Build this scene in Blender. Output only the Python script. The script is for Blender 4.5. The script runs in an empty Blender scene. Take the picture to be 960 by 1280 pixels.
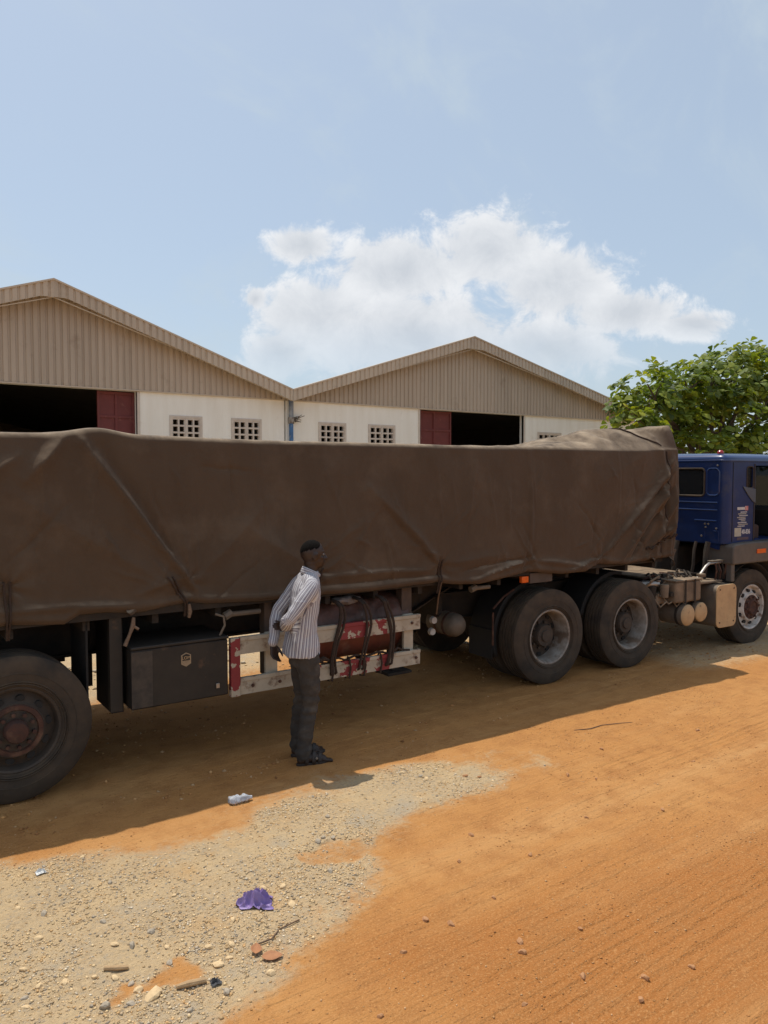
import bpy, math, random
import numpy as np
from mathutils import Vector, Matrix, noise as mnoise

random.seed(7); RNG = np.random.default_rng(11)
SC = bpy.context.scene
COL = SC.collection
R = math.radians

# ------------------------------------------------------------------ camera
YAW = 54.3
cam = bpy.data.cameras.new('camera'); camo = bpy.data.objects.new('camera', cam); COL.objects.link(camo)
cam.sensor_fit = 'VERTICAL'; cam.sensor_height = 36.0; cam.lens = 27.0
cam.clip_start = 0.05; cam.clip_end = 3000
camo.location = (0, 0, 2.33)
camo.rotation_euler = (R(90 - 2.862), 0, R(YAW - 90))
SC.camera = camo

# ------------------------------------------------------------------ light
SHX, SHY = 0.04, -0.35                       # shadow offset per metre of height
SUND = Vector((-SHX, -SHY, 1)).normalized()  # towards the sun
sun = bpy.data.lights.new('sun', 'SUN'); sun.energy = 3.0; sun.angle = R(0.53); sun.color = (1.0, 0.93, 0.82)
suno = bpy.data.objects.new('sun', sun); COL.objects.link(suno)
suno.rotation_euler = SUND.to_track_quat('Z', 'Y').to_euler(); suno.location = (0, 30, 60)
SUN_EL = math.asin(SUND.z); SUN_AZ = math.atan2(SUND.x, SUND.y)

def build_world():
    w = bpy.data.worlds.new('World'); SC.world = w; w.use_nodes = True
    nt = w.node_tree; nt.nodes.clear(); N = nt.nodes.new; L = nt.links.new
    out = N('ShaderNodeOutputWorld'); bg = N('ShaderNodeBackground'); L(bg.outputs[0], out.inputs[0])
    sky = N('ShaderNodeTexSky'); sky.sky_type = 'NISHITA'; sky.sun_disc = False
    sky.sun_elevation = SUN_EL; sky.sun_rotation = SUN_AZ
    sky.altitude = 100; sky.air_density = 1.0; sky.dust_density = 2.2; sky.ozone_density = 2.0
    def math_(op, a, b=None, c=None, clamp=False):
        n = N('ShaderNodeMath'); n.operation = op; n.use_clamp = clamp
        for i, v in enumerate((a, b, c)):
            if v is None: continue
            if isinstance(v, (int, float)): n.inputs[i].default_value = v
            else: L(v, n.inputs[i])
        return n.outputs[0]
    def dot(vec, d):
        n = N('ShaderNodeVectorMath'); n.operation = 'DOT_PRODUCT'; L(vec, n.inputs[0]); n.inputs[1].default_value = d
        return n.outputs['Value']
    def mixc(f, a, b):
        n = N('ShaderNodeMix'); n.data_type = 'RGBA'
        if isinstance(f, (int, float)): n.inputs[0].default_value = f
        else: L(f, n.inputs[0])
        for v, i in ((a, 6), (b, 7)):
            if isinstance(v, tuple): n.inputs[i].default_value = (*v, 1)
            else: L(v, n.inputs[i])
        return n.outputs[2]
    tc = N('ShaderNodeTexCoord'); D = tc.outputs['Generated']
    a = R(YAW); F = (math.cos(a), math.sin(a), 0); RT = (math.sin(a), -math.cos(a), 0)
    f = math_('MAXIMUM', dot(D, F), 0.05)
    u = math_('DIVIDE', dot(D, RT), f); v = math_('DIVIDE', dot(D, (0, 0, 1)), f)
    uv = N('ShaderNodeCombineXYZ'); L(u, uv.inputs[0]); L(v, uv.inputs[1])
    def nz(scale, detail, rough, vec=D, dist=0.0, w=None):
        n = N('ShaderNodeTexNoise'); n.inputs['Scale'].default_value = scale; n.inputs['Detail'].default_value = detail
        n.inputs['Roughness'].default_value = rough; n.inputs['Distortion'].default_value = dist; L(vec, n.inputs['Vector'])
        return n.outputs[0]
    # cumulus bank: soft lobes in direction space, broken up by fractal noise
    lobes = [(-.105, .292, .060, .034), (.02, .262, .125, .060), (.135, .285, .105, .065), (.215, .243, .11, .070), (.31, .207, .11, .042),
             (.40, .192, .07, .026), (-.09, .205, .11, .065), (.04, .175, .21, .085), (-.135, .155, .06, .045), (.21, .16, .13, .06), (-.165, .225, .022, .022)]
    dens = None
    for (cx, cy, rx, ry) in lobes:
        dx = math_('DIVIDE', math_('SUBTRACT', u, cx), rx); dy = math_('DIVIDE', math_('SUBTRACT', v, cy), ry)
        r2 = math_('ADD', math_('MULTIPLY', dx, dx), math_('MULTIPLY', dy, dy))
        b = math_('SUBTRACT', 1.0, math_('SQRT', r2))
        dens = b if dens is None else math_('SMOOTH_MAX', dens, b, 0.25)
    n1 = nz(17, 12, .66, uv.outputs[0], .35); n2 = nz(6, 4, .5, uv.outputs[0])
    n1c = math_('SUBTRACT', n1, .5); n2c = math_('SUBTRACT', n2, .5)
    dd = math_('ADD', math_('ADD', dens, .07), math_('ADD', math_('MULTIPLY', n1c, 2.0), math_('MULTIPLY', n2c, .5)))
    mr = N('ShaderNodeMapRange'); mr.interpolation_type = 'SMOOTHSTEP'; L(dd, mr.inputs[0])
    mr.inputs[1].default_value = .06; mr.inputs[2].default_value = .50
    soft = math_('MULTIPLY', mr.outputs[0], math_('MULTIPLY_ADD', math_('SUBTRACT', v, .09), 9.0, 0.0, True))
    mask = math_('MULTIPLY', soft, .96)
    # cloud body: brighter towards thin sunlit rims, greyer where it is thick
    g = N('ShaderNodeMapRange'); L(math_('ADD', dens, math_('MULTIPLY', n1c, -1.4)), g.inputs[0]); g.inputs[1].default_value = .1; g.inputs[2].default_value = 1.0
    cloudc = mixc(g.outputs[0], (6.0, 6.1, 6.25), (4.15, 4.4, 4.75))
    # thin high veil everywhere
    mp = N('ShaderNodeMapping'); L(D, mp.inputs[0]); mp.inputs['Rotation'].default_value = (.3, .5, .9); mp.inputs['Scale'].default_value = (1.0, 3.2, 2.2)
    cz = nz(2.6, 8, .6, mp.outputs[0], .6)
    c = N('ShaderNodeMapRange'); c.interpolation_type = 'SMOOTHSTEP'; L(cz, c.inputs[0]); c.inputs[1].default_value = .47; c.inputs[2].default_value = .78
    veil = math_('ADD', math_('MULTIPLY', c.outputs[0], .34), .52)
    skyc = mixc(veil, sky.outputs[0], (3.75, 4.4, 4.9))
    L(mixc(mask, skyc, cloudc), bg.inputs[0])
    bg.inputs[1].default_value = 0.13
    return w
build_world()
SC.view_settings.view_transform = 'Standard'; SC.view_settings.look = 'None'
SC.view_settings.exposure = 0.2; SC.view_settings.gamma = 1.0; SC.view_settings.use_curve_mapping = False

# ------------------------------------------------------------------ helpers
def sstep(a, b, x):
    t = np.clip((np.asarray(x, float) - a) / (b - a), 0, 1); return t * t * (3 - 2 * t)
_T = np.random.default_rng(3).random((256, 256))
def vn(x, y, seed=0):
    x = np.asarray(x, float) + seed * 17.31; y = np.asarray(y, float) + seed * 9.17
    xi = np.floor(x).astype(int); yi = np.floor(y).astype(int); fx = x - xi; fy = y - yi
    fx = fx * fx * (3 - 2 * fx); fy = fy * fy * (3 - 2 * fy)
    a = _T[xi & 255, yi & 255]; b = _T[(xi + 1) & 255, yi & 255]; c = _T[xi & 255, (yi + 1) & 255]; d = _T[(xi + 1) & 255, (yi + 1) & 255]
    return (a * (1 - fx) + b * fx) * (1 - fy) + (c * (1 - fx) + d * fx) * fy - .5
def fbm(x, y, o=4, seed=0):
    s = 0; a = 1.0
    for i in range(o):
        s = s + a * vn(x * 2 ** i, y * 2 ** i, seed + i); a *= .5
    return s

class MB:
    """collects faces, build() links them as one mesh object"""
    def __init__(s): s.v = []; s.f = []
    def add(s, vs, fs):
        o = len(s.v); s.v += [tuple(map(float, p)) for p in vs]; s.f += [tuple(i + o for i in f) for f in fs]; return s
    def box(s, x0, x1, y0, y1, z0, z1):
        vs = [(x, y, z) for x in (x0, x1) for y in (y0, y1) for z in (z0, z1)]
        return s.add(vs, [(0, 1, 3, 2), (4, 6, 7, 5), (0, 4, 5, 1), (2, 3, 7, 6), (0, 2, 6, 4), (1, 5, 7, 3)])
    def prism(s, poly, axis, a, b):
        """poly in the two other axes, extruded along axis from a to b"""
        n = len(poly)
        def P(p, h):
            return {'x': (h, p[0], p[1]), 'y': (p[0], h, p[1]), 'z': (p[0], p[1], h)}[axis]
        vs = [P(p, a) for p in poly] + [P(p, b) for p in poly]
        return s.add(vs, [tuple(range(n))[::-1], tuple(range(n, 2 * n))] + [(i, (i + 1) % n, n + (i + 1) % n, n + i) for i in range(n)])
    def tube(s, pts, r, n=8, cap=True):
        pts = [Vector(p) for p in pts]; m = len(pts)
        rs = r if isinstance(r, (list, tuple)) else [r] * m
        t0 = (pts[1] - pts[0]).normalized(); up = Vector((0, 0, 1)) if abs(t0.z) < .9 else Vector((1, 0, 0))
        nrm = t0.cross(up).normalized(); vs = []
        for i, p in enumerate(pts):
            t = (pts[min(i + 1, m - 1)] - pts[max(i - 1, 0)]).normalized()
            nrm = (nrm - t * nrm.dot(t)).normalized(); b = t.cross(nrm)
            for k in range(n):
                a = 2 * math.pi * k / n; vs.append(p + (nrm * math.cos(a) + b * math.sin(a)) * rs[i])
        fs = [(i * n + k, i * n + (k + 1) % n, (i + 1) * n + (k + 1) % n, (i + 1) * n + k) for i in range(m - 1) for k in range(n)]
        if cap: fs += [tuple(range(n))[::-1], tuple(range((m - 1) * n, m * n))]
        return s.add(vs, fs)
    def lathe(s, prof, c, axis='y', n=40, closed=False):
        """prof: (offset along axis, radius)"""
        vs = []
        for (h, r) in prof:
            for k in range(n):
                a = 2 * math.pi * k / n; p, q = r * math.cos(a), r * math.sin(a)
                d = {'y': (p, h, q), 'x': (h, p, q), 'z': (p, q, h)}[axis]
                vs.append((c[0] + d[0], c[1] + d[1], c[2] + d[2]))
        m = len(prof); fs = []
        for i in range(m if closed else m - 1):
            j = (i + 1) % m
            fs += [(i * n + k, i * n + (k + 1) % n, j * n + (k + 1) % n, j * n + k) for k in range(n)]
        return s.add(vs, fs)
    def grid(s, X, Y, Z):
        m, n = X.shape; vs = np.stack([X, Y, Z], -1).reshape(-1, 3).tolist()
        return s.add(vs, [(i * n + j, (i + 1) * n + j, (i + 1) * n + j + 1, i * n + j + 1) for i in range(m - 1) for j in range(n - 1)])
    def ellipsoid(s, c, r, nu=16, nv=10, M=None):
        vs = []; 
        for i in range(nv + 1):
            th = math.pi * i / nv
            for k in range(nu):
                a = 2 * math.pi * k / nu
                p = Vector((r[0] * math.sin(th) * math.cos(a), r[1] * math.sin(th) * math.sin(a), r[2] * math.cos(th)))
                if M: p = M @ p
                vs.append(p + Vector(c))
        return s.add(vs, [(i * nu + k, (i + 1) * nu + k, (i + 1) * nu + (k + 1) % nu, i * nu + (k + 1) % nu) for i in range(nv) for k in range(nu)])
    def build(s, name, mat, parent=None, org=(0, 0, 0), bevel=0, smooth=True, angle=35, seg=2):
        me = bpy.data.meshes.new(name)
        v = [(p[0] - org[0], p[1] - org[1], p[2] - org[2]) for p in s.v]
        me.from_pydata(v, [], s.f); me.validate()
        o = bpy.data.objects.new(name, me); COL.objects.link(o)
        if mat: me.materials.append(mat)
        if smooth:
            me.polygons.foreach_set('use_smooth', [True] * len(me.polygons)); me.set_sharp_from_angle(angle=R(angle))
        if parent: o.parent = parent
        if bevel:
            b = o.modifiers.new('bevel', 'BEVEL'); b.width = bevel; b.segments = seg; b.limit_method = 'ANGLE'; b.angle_limit = R(40); b.harden_normals = False
        return o

def tag(o, label, cat, group=None, kind=None):
    o['label'] = label; o['category'] = cat
    if group: o['group'] = group
    if kind: o['kind'] = kind
    return o
def struct(o): o['kind'] = 'structure'; return o
def empty(name, loc, rz=0):
    o = bpy.data.objects.new(name, None); COL.objects.link(o); o.location = loc; o.rotation_euler = (0, 0, rz); o.empty_display_size = .2; return o

MATS = {}
def mat(name, c1, c2=None, rough=.7, scale=8.0, detail=6, lo=.35, hi=.7, metal=0.0, bump=0.0, bscale=None, c3=None, c3scale=2.0, c3lo=.5, c3hi=.7, spec=.5, stretch=None, coat=0, dust=None, dustamt=.0):
    """principled with two noise-mixed colours, an optional third patchy colour, dust lying on upward faces, and bump"""
    if name in MATS: return MATS[name]
    m = bpy.data.materials.new(name); m.use_nodes = True; nt = m.node_tree; N = nt.nodes.new; L = nt.links.new
    bs = nt.nodes['Principled BSDF']
    bs.inputs['Roughness'].default_value = rough; bs.inputs['Metallic'].default_value = metal
    bs.inputs['Specular IOR Level'].default_value = spec; bs.inputs['Coat Weight'].default_value = coat
    tc = N('ShaderNodeTexCoord'); vec = tc.outputs['Object']
    if stretch:
        mp = N('ShaderNodeMapping'); mp.inputs['Scale'].default_value = stretch; L(vec, mp.inputs[0]); vec = mp.outputs[0]
    def nzr(sc, dt, l, h, v=vec):
        n = N('ShaderNodeTexNoise'); n.inputs['Scale'].default_value = sc; n.inputs['Detail'].default_value = dt; n.inputs['Roughness'].default_value = .6; L(v, n.inputs['Vector'])
        r = N('ShaderNodeMapRange'); L(n.outputs[0], r.inputs[0]); r.inputs[1].default_value = l; r.inputs[2].default_value = h
        return n.outputs[0], r.outputs[0]
    def mix(f, a, b):
        n = N('ShaderNodeMix'); n.data_type = 'RGBA'; L(f, n.inputs[0])
        for v, i in ((a, 6), (b, 7)):
            if isinstance(v, tuple): n.inputs[i].default_value = (*v, 1)
            else: L(v, n.inputs[i])
        return n.outputs[2]
    c2 = c2 or tuple(x * .75 for x in c1)
    raw, f = nzr(scale, detail, lo, hi); col = mix(f, c1, c2)
    if c3:
        _, f3 = nzr(c3scale, 8, c3lo, c3hi, tc.outputs['Object']); col = mix(f3, col, c3)
    if dust:
        ge = N('ShaderNodeNewGeometry'); sp = N('ShaderNodeSeparateXYZ'); L(ge.outputs['Normal'], sp.inputs[0])
        _, fd = nzr(5, 8, .3, .75, tc.outputs['Object'])
        up = N('ShaderNodeMapRange'); L(sp.outputs[2], up.inputs[0]); up.inputs[1].default_value = (.38 if name == 'brown_canvas' else -.2); up.inputs[2].default_value = .9; up.inputs[3].default_value = (0 if name == 'brown_canvas' else .35); up.inputs[4].default_value = 1.0
        mu = N('ShaderNodeMath'); mu.operation = 'MULTIPLY'; L(fd, mu.inputs[0]); L(up.outputs[0], mu.inputs[1])
        m2 = N('ShaderNodeMath'); m2.operation = 'MULTIPLY'; L(mu.outputs[0], m2.inputs[0]); m2.inputs[1].default_value = dustamt; m2.use_clamp = True
        col = mix(m2.outputs[0], col, dust)
        rr = N('ShaderNodeMapRange'); L(m2.outputs[0], rr.inputs[0]); rr.inputs[3].default_value = rough; rr.inputs[4].default_value = .95; L(rr.outputs[0], bs.inputs['Roughness'])
    L(col, bs.inputs['Base Color'])
    if bump:
        rb, _ = nzr(bscale or scale * 3, 8, 0, 1)
        b = N('ShaderNodeBump'); b.inputs['Strength'].default_value = 1.0; b.inputs['Distance'].default_value = bump; L(rb, b.inputs['Height']); L(b.outputs[0], bs.inputs['Normal'])
    MATS[name] = m; return m

DUST = (.26, .165, .095)
M_black = mat('black_painted_metal', (.012, .011, .010), (.024, .020, .016), .6, 6, c3=(.10, .055, .032), c3scale=7, c3lo=.62, c3hi=.75, bump=.001, dust=DUST, dustamt=.10)
M_chass = mat('chassis_grime', (.014, .012, .010), (.030, .022, .016), .85, 9, bump=.003, dust=DUST, dustamt=.18)
M_rubber = mat('tyre_rubber', (.026, .022, .018), (.050, .038, .028), .9, 7, bump=.0015, bscale=40, dust=(.16, .105, .060), dustamt=.8)
M_rust = mat('rusty_hub', (.085, .034, .022), (.045, .024, .018), .85, 12, bump=.003, c3=(.15, .08, .05), c3scale=9)
M_rimdark = mat('dirty_dark_rim', (.040, .032, .026), (.070, .052, .038), .75, 9, bump=.001, dust=DUST, dustamt=.15)
M_rimgrey = mat('worn_grey_rim', (.36, .34, .31), (.20, .17, .14), .55, 9, c3=(.11, .08, .06), c3scale=6, c3lo=.5, c3hi=.62, bump=.001, dust=DUST, dustamt=.5)
M_rimwhite = mat('worn_white_rim', (.62, .60, .56), (.38, .33, .28), .6, 9, c3=(.16, .09, .06), c3scale=8, c3lo=.55, c3hi=.64, bump=.001)
M_wood = mat('deck_timber', (.10, .07, .05), (.06, .04, .03), .85, 9, stretch=(1, 12, 12))
M_rope = mat('old_rope', (.060, .036, .024), (.035, .022, .016), .95, 60, bump=.002)
M_ropel = mat('pale_rope', (.22, .15, .10), (.13, .085, .06), .95, 60, bump=.002)
M_blue = mat('blue_cab_paint', (.009, .028, .115), (.008, .023, .090), .42, 5, c3=(.05, .055, .085), c3scale=6, c3lo=.55, c3hi=.85, spec=.35)
M_blueg = mat('blue_highlight_paint', (.012, .036, .135), (.010, .030, .11), .28, 5, coat=.4)  # cab blue made paler and glossier; sunlit highlight put into the colour
M_fender = mat('grey_fender_plastic', (.075, .072, .068), (.11, .10, .09), .55, 7, dust=DUST, dustamt=.25)
M_dusty = mat('dusty_machinery', (.20, .14, .09), (.075, .055, .04), .9, 7, bump=.004, dust=(.40, .29, .19), dustamt=.8)
M_tankend = mat('tan_bounce_plate', (.56, .37, .19), (.45, .29, .15), .75, 9, c3=(.20, .13, .08), c3scale=14, c3lo=.62, c3hi=.75, bump=.001)  # tank ends brighter than their bodies: warm ground bounce put into the colour
M_tank = mat('grey_tank_metal', (.17, .145, .115), (.10, .085, .07), .6, 8, metal=.1, bump=.001, dust=DUST, dustamt=.6)
M_steel = mat('bare_steel', (.45, .43, .40), (.30, .27, .24), .4, 9, metal=.7)
M_dark = mat('dark_interior', (.012, .012, .013), (.02, .018, .016), .8, 6)
M_glass = None
def glass_mat():
    m = bpy.data.materials.new('tinted_window_glass'); m.use_nodes = True; bs = m.node_tree.nodes['Principled BSDF']
    bs.inputs['Base Color'].default_value = (.06, .065, .07, 1); bs.inputs['Roughness'].default_value = .06; bs.inputs['Transmission Weight'].default_value = .7; bs.inputs['IOR'].default_value = 1.1
    return m
M_glass = glass_mat()
def lamp_mat(n, c):
    m = mat(n, c, tuple(x * .7 for x in c), .25, 30); return m
M_orange = lamp_mat('amber_lens', (.80, .13, .012)); M_red = lamp_mat('red_lens', (.45, .02, .03))

# ------------------------------------------------------------------ ground
GP = [(-.9, 5.3), (-.2, 5.0), (.75, 4.85), (1.25, 4.75), (1.85, 4.72), (2.35, 4.66), (2.75, 4.82), (3.3, 4.85), (3.85, 4.62), (4.55, 4.22), (4.15, 3.95),
      (3.25, 4.0), (2.75, 3.85), (2.35, 3.62), (2.2, 3.44), (1.88, 3.36), (1.60, 3.22), (1.36, 3.08), (1.18, 2.95), (1.0, 2.7), (.8, 2.3), (-.3, 1.6), (-1.6, 2.6), (-2.2, 4.6)]
def poly_sdf(x, y, P):
    x = np.asarray(x, float); y = np.asarray(y, float); d = np.full(x.shape, 1e9); ins = np.zeros(x.shape, bool); n = len(P)
    for i in range(n):
        ax, ay = P[i]; bx, by = P[(i + 1) % n]; ex, ey = bx - ax, by - ay
        t = np.clip(((x - ax) * ex + (y - ay) * ey) / (ex * ex + ey * ey), 0, 1)
        d = np.minimum(d, np.hypot(x - ax - t * ex, y - ay - t * ey))
        c = ((ay > y) != (by > y)) & (x < (bx - ax) * (y - ay) / (by - ay + 1e-12) + ax); ins ^= c
    return np.where(ins, d, -d)
def gravel_mask(x, y):
    s = poly_sdf(x, y, GP) + .34 * fbm(np.asarray(x) * 2.2, np.asarray(y) * 2.6, 5, 5)
    near = sstep(-.26, .34, s + .10 * fbm(np.asarray(x) * 9, np.asarray(y) * 9, 3, 6))
    # red dirt showing through near the lower edge
    hole = sstep(.12, .02, np.hypot((np.asarray(x) - 1.13) * .9, (np.asarray(y) - 3.42) * 1.6) - .10 + .3 * fbm(np.asarray(x) * 5, np.asarray(y) * 5, 3, 8))
    hole2 = sstep(.1, -.02, np.hypot((np.asarray(x) - 2.45) * .8, (np.asarray(y) - 3.98) * 1.4) - .12 + .3 * fbm(np.asarray(x) * 4, np.asarray(y) * 4, 3, 9))
    far = sstep(7.6, 8.6, np.asarray(y) + 1.5 * fbm(np.asarray(x) * .7, np.asarray(y) * .7, 3, 12)) * .85
    rt = sstep(8.2, 8.9, np.asarray(x) + .8 * fbm(np.asarray(x), np.asarray(y), 3, 14)) * sstep(4.7, 5.3, y) * .55
    return np.clip(np.maximum(np.maximum(near * (1 - .85 * hole) * (1 - .6 * hole2), far), rt), 0, 1)
def gh(x, y):
    x = np.asarray(x, float); y = np.asarray(y, float)
    h = .030 * vn(x * .5, y * .6, 1) + .016 * vn(x * 1.7, y * 2.3, 2) + .006 * fbm(x * 6, y * 6, 3, 4)
    near = sstep(6.6, 5.2, y) * sstep(-3, 0, x)
    # tyre tracks running along x: fine ribbing and broader ruts
    yy = y + .10 * np.sin(x * .35 + .6) + .05 * vn(x * .6, 0 * y, 21)
    band = np.exp(-((yy - 2.25) / .30) ** 2) + .75 * np.exp(-((yy - 3.72) / .30) ** 2) + .55 * np.exp(-((yy - 2.95) / .22) ** 2) + .4 * np.exp(-((yy - 1.6) / .3) ** 2)
    patch = np.clip(.6 + 1.5 * vn(x * .8, yy * 1.5, 31), 0, 1)
    rib = np.sin(yy * 2 * math.pi / .062 + 2 * vn(x * 1.1, yy * 2, 33)) 
    h = h - near * band * .012 + near * band * patch * .0062 * rib
    h = h + .011 * near * vn(x * .9, yy * 14, 35) * sstep(1.8, 2.6, x) + .006 * near * vn(x * 1.3, yy * 34, 36) * sstep(1.8, 2.6, x) + .009 * near * vn(x * 3.3, y * 4.1, 37) + .006 * near * np.clip(vn(x * 9, y * 11, 38), 0, 1)
    g = gravel_mask(x, y) * sstep(7.5, 6.5, y)
    h = h + g * (.014 + .016 * fbm(x * 5, y * 5, 4, 41))
    # soft furrow and churned crumbs under the trailer
    h = h + .012 * sstep(7.2, 6.2, y) * sstep(5.2, 5.6, y) * fbm(x * 7, y * 7, 3, 44)
    return h * sstep(60, 20, np.hypot(x, y))
def gz(x, y): return float(gh(np.array([x]), np.array([y]))[0])

def build_ground():
    def axis(lo, hi, d, far):
        c = list(np.arange(lo, hi, d)); s = d; a = [];
        p = hi
        while p < far: a.append(p); s *= 1.16; p += s
        s = d; b = []; p = lo
        while p > -far: s *= 1.16; p -= s; b.append(p)
        return np.array(b[::-1] + c + a + [far])
    X, Y = np.meshgrid(axis(-.6, 9.2, .03, 900), np.concatenate([axis(1.4, 4.6, .0125, 900)[:-1][axis(1.4, 4.6, .0125, 900)[:-1] < 4.6], np.arange(4.6, 7.4, .03), axis(1.4, 7.4, .03, 900)[axis(1.4, 7.4, .03, 900) >= 7.4]]), indexing='ij')
    Z = gh(X, Y); m, n = X.shape
    me = bpy.data.meshes.new('ground')
    vs = np.stack([X, Y, Z], -1).reshape(-1, 3)
    i, j = np.meshgrid(np.arange(m - 1), np.arange(n - 1), indexing='ij')
    q = np.stack([i * n + j, (i + 1) * n + j, (i + 1) * n + j + 1, i * n + j + 1], -1).reshape(-1, 4)
    me.vertices.add(len(vs)); me.vertices.foreach_set('co', vs.ravel().astype(np.float32))
    me.loops.add(q.size); me.loops.foreach_set('vertex_index', q.ravel().astype(np.int32))
    me.polygons.add(len(q)); me.polygons.foreach_set('loop_start', np.arange(0, q.size, 4, dtype=np.int32)); me.polygons.foreach_set('loop_total', np.full(len(q), 4, np.int32))
    me.update(); me.polygons.foreach_set('use_smooth', np.ones(len(q), bool))
    at = me.attributes.new('gravel', 'FLOAT', 'POINT'); at.data.foreach_set('value', gravel_mask(X, Y).ravel().astype(np.float32))
    rs = sstep(3.55, 2.35, Y + .35 * X * 0 + 1.2 * fbm(X * .6, Y * .9, 4, 16)) * sstep(1.5, 2.4, X + .4 * fbm(X, Y, 3, 17))
    at = me.attributes.new('redsoil', 'FLOAT', 'POINT'); at.data.foreach_set('value', np.clip(rs * .85, 0, 1).ravel().astype(np.float32))
    o = bpy.data.objects.new('ground', me); COL.objects.link(o); struct(o)
    # material
    m_ = bpy.data.materials.new('laterite_dirt_and_gravel'); m_.use_nodes = True; nt = m_.node_tree; N = nt.nodes.new; L = nt.links.new
    bs = nt.nodes['Principled BSDF']; bs.inputs['Roughness'].default_value = .95; bs.inputs['Specular IOR Level'].default_value = .15
    tc = N('ShaderNodeTexCoord'); vec = tc.outputs['Object']
    def nz(sc, dt, l, h, st=None, ro=.6):
        v = vec
        if st:
            mp = N('ShaderNodeMapping'); mp.inputs['Scale'].default_value = st; L(vec, mp.inputs[0]); v = mp.outputs[0]
        n_ = N('ShaderNodeTexNoise'); n_.inputs['Scale'].default_value = sc; n_.inputs['Detail'].default_value = dt; n_.inputs['Roughness'].default_value = ro; L(v, n_.inputs['Vector'])
        r = N('ShaderNodeMapRange'); L(n_.outputs[0], r.inputs[0]); r.inputs[1].default_value = l; r.inputs[2].default_value = h; return r.outputs[0]
    def mix(f, a, b, t='MIX'):
        n_ = N('ShaderNodeMix'); n_.data_type = 'RGBA'; n_.blend_type = t
        if isinstance(f, float): n_.inputs[0].default_value = f
        else: L(f, n_.inputs[0])
        for v, k in ((a, 6), (b, 7)):
            if isinstance(v, tuple): n_.inputs[k].default_value = (*v, 1)
            else: L(v, n_.inputs[k])
        return n_.outputs[2]
    def ma(op, a, b, clamp=False):
        n_ = N('ShaderNodeMath'); n_.operation = op; n_.use_clamp = clamp
        for v, k in ((a, 0), (b, 1)):
            if isinstance(v, (float, int)): n_.inputs[k].default_value = v
            else: L(v, n_.inputs[k])
        return n_.outputs[0]
    dirt = mix(nz(.55, 5, .3, .7), (.53, .262, .090), (.475, .214, .066))
    ra = N('ShaderNodeAttribute'); ra.attribute_name = 'redsoil'
    dirt = mix(ra.outputs['Fac'], dirt, (.385, .148, .040))
    dirt = mix(nz(1.1, 6, .49, .70, (.16, 1.5, 1)), dirt, (.56, .300, .118))       # paler dusty patches drawn out along the tracks
    dirt = mix(nz(5, 8, .45, .75), dirt, (.385, .170, .056))
    dirt = mix(nz(90, 4, .5, .75), dirt, (.57, .292, .112))
    dirt = mix(nz(46, 5, .62, .74), dirt, (.26, .115, .042))
    grav = mix(nz(38, 6, .35, .68), (.60, .445, .265), (.45, .325, .19))
    vo = N('ShaderNodeTexVoronoi'); vo.inputs['Scale'].default_value = 75; L(vec, vo.inputs['Vector'])
    sp = N('ShaderNodeSeparateColor'); L(vo.outputs['Color'], sp.inputs[0])
    vr = N('ShaderNodeMapRange'); L(sp.outputs[0], vr.inputs[0]); vr.inputs[1].default_value = .72; vr.inputs[2].default_value = .95
    grav = mix(vr.outputs[0], grav, (.42, .34, .24))
    grav = mix(nz(3, 6, .42, .68), grav, (.59, .43, .245))
    grav = mix(nz(1.7, 5, .56, .7), grav, (.55, .355, .175))
    grav = mix(nz(2.3, 7, .54, .68), grav, (.46, .375, .265))
    ga = N('ShaderNodeAttribute'); ga.attribute_name = 'gravel'
    gm = ma('ADD', ga.outputs['Fac'], ma('MULTIPLY', ma('SUBTRACT', nz(24, 6, .2, .8), .5), .55))
    gr = N('ShaderNodeMapRange'); gr.interpolation_type = 'SMOOTHSTEP'; L(gm, gr.inputs[0]); gr.inputs[1].default_value = .10; gr.inputs[2].default_value = .85
    L(mix(gr.outputs[0], dirt, grav), bs.inputs['Base Color'])
    hgt = ma('ADD', ma('MULTIPLY', nz(60, 8, 0, 1), .6), ma('MULTIPLY', ma('MULTIPLY', nz(140, 5, 0, 1), gr.outputs[0]), .35))
    hgt = ma('ADD', hgt, ma('MULTIPLY', nz(14, 6, 0, 1, (.35, 3.0, 1)), .7))
    b = N('ShaderNodeBump'); b.inputs['Distance'].default_value = .026; b.inputs['Strength'].default_value = .9; L(hgt, b.inputs['Height']); L(b.outputs[0], bs.inputs['Normal'])
    me.materials.append(m_)
    return o
build_ground()

# ------------------------------------------------------------------ warehouses
M_wall = mat('off_white_render', (.88, .86, .80), (.80, .765, .69), .9, 1.3, stretch=(2.2, 1, .35), c3=(.68, .63, .55), c3scale=2.2, c3lo=.62, c3hi=.8, bump=.003, bscale=14)
M_clad = mat('beige_steel_cladding', (.47, .385, .305), (.42, .34, .27), .55, 1.5, stretch=(1, 1, .25), c3=(.33, .25, .185), c3scale=3, c3lo=.63, c3hi=.8)
M_fasc = mat('beige_fascia_steel', (.53, .44, .345), (.48, .40, .31), .55, 1.5, c3=(.24, .18, .13), c3scale=3, c3lo=.62, c3hi=.8)
M_roof = mat('roof_sheet', (.36, .31, .26), (.30, .25, .2), .6, 1.0)
M_door = mat('oxide_red_door', (.155, .030, .028), (.12, .024, .022), .65, 4, c3=(.22, .075, .06), c3scale=6, c3lo=.6, c3hi=.75, bump=.002)
M_vent = mat('pinkish_vent_concrete', (.62, .55, .48), (.52, .45, .39), .9, 6, bump=.002)
M_pipeb = mat('blue_pvc', (.05, .16, .36), (.04, .11, .25), .5, 8, c3=(.28, .30, .32), c3scale=6, c3lo=.58, c3hi=.7)
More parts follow.
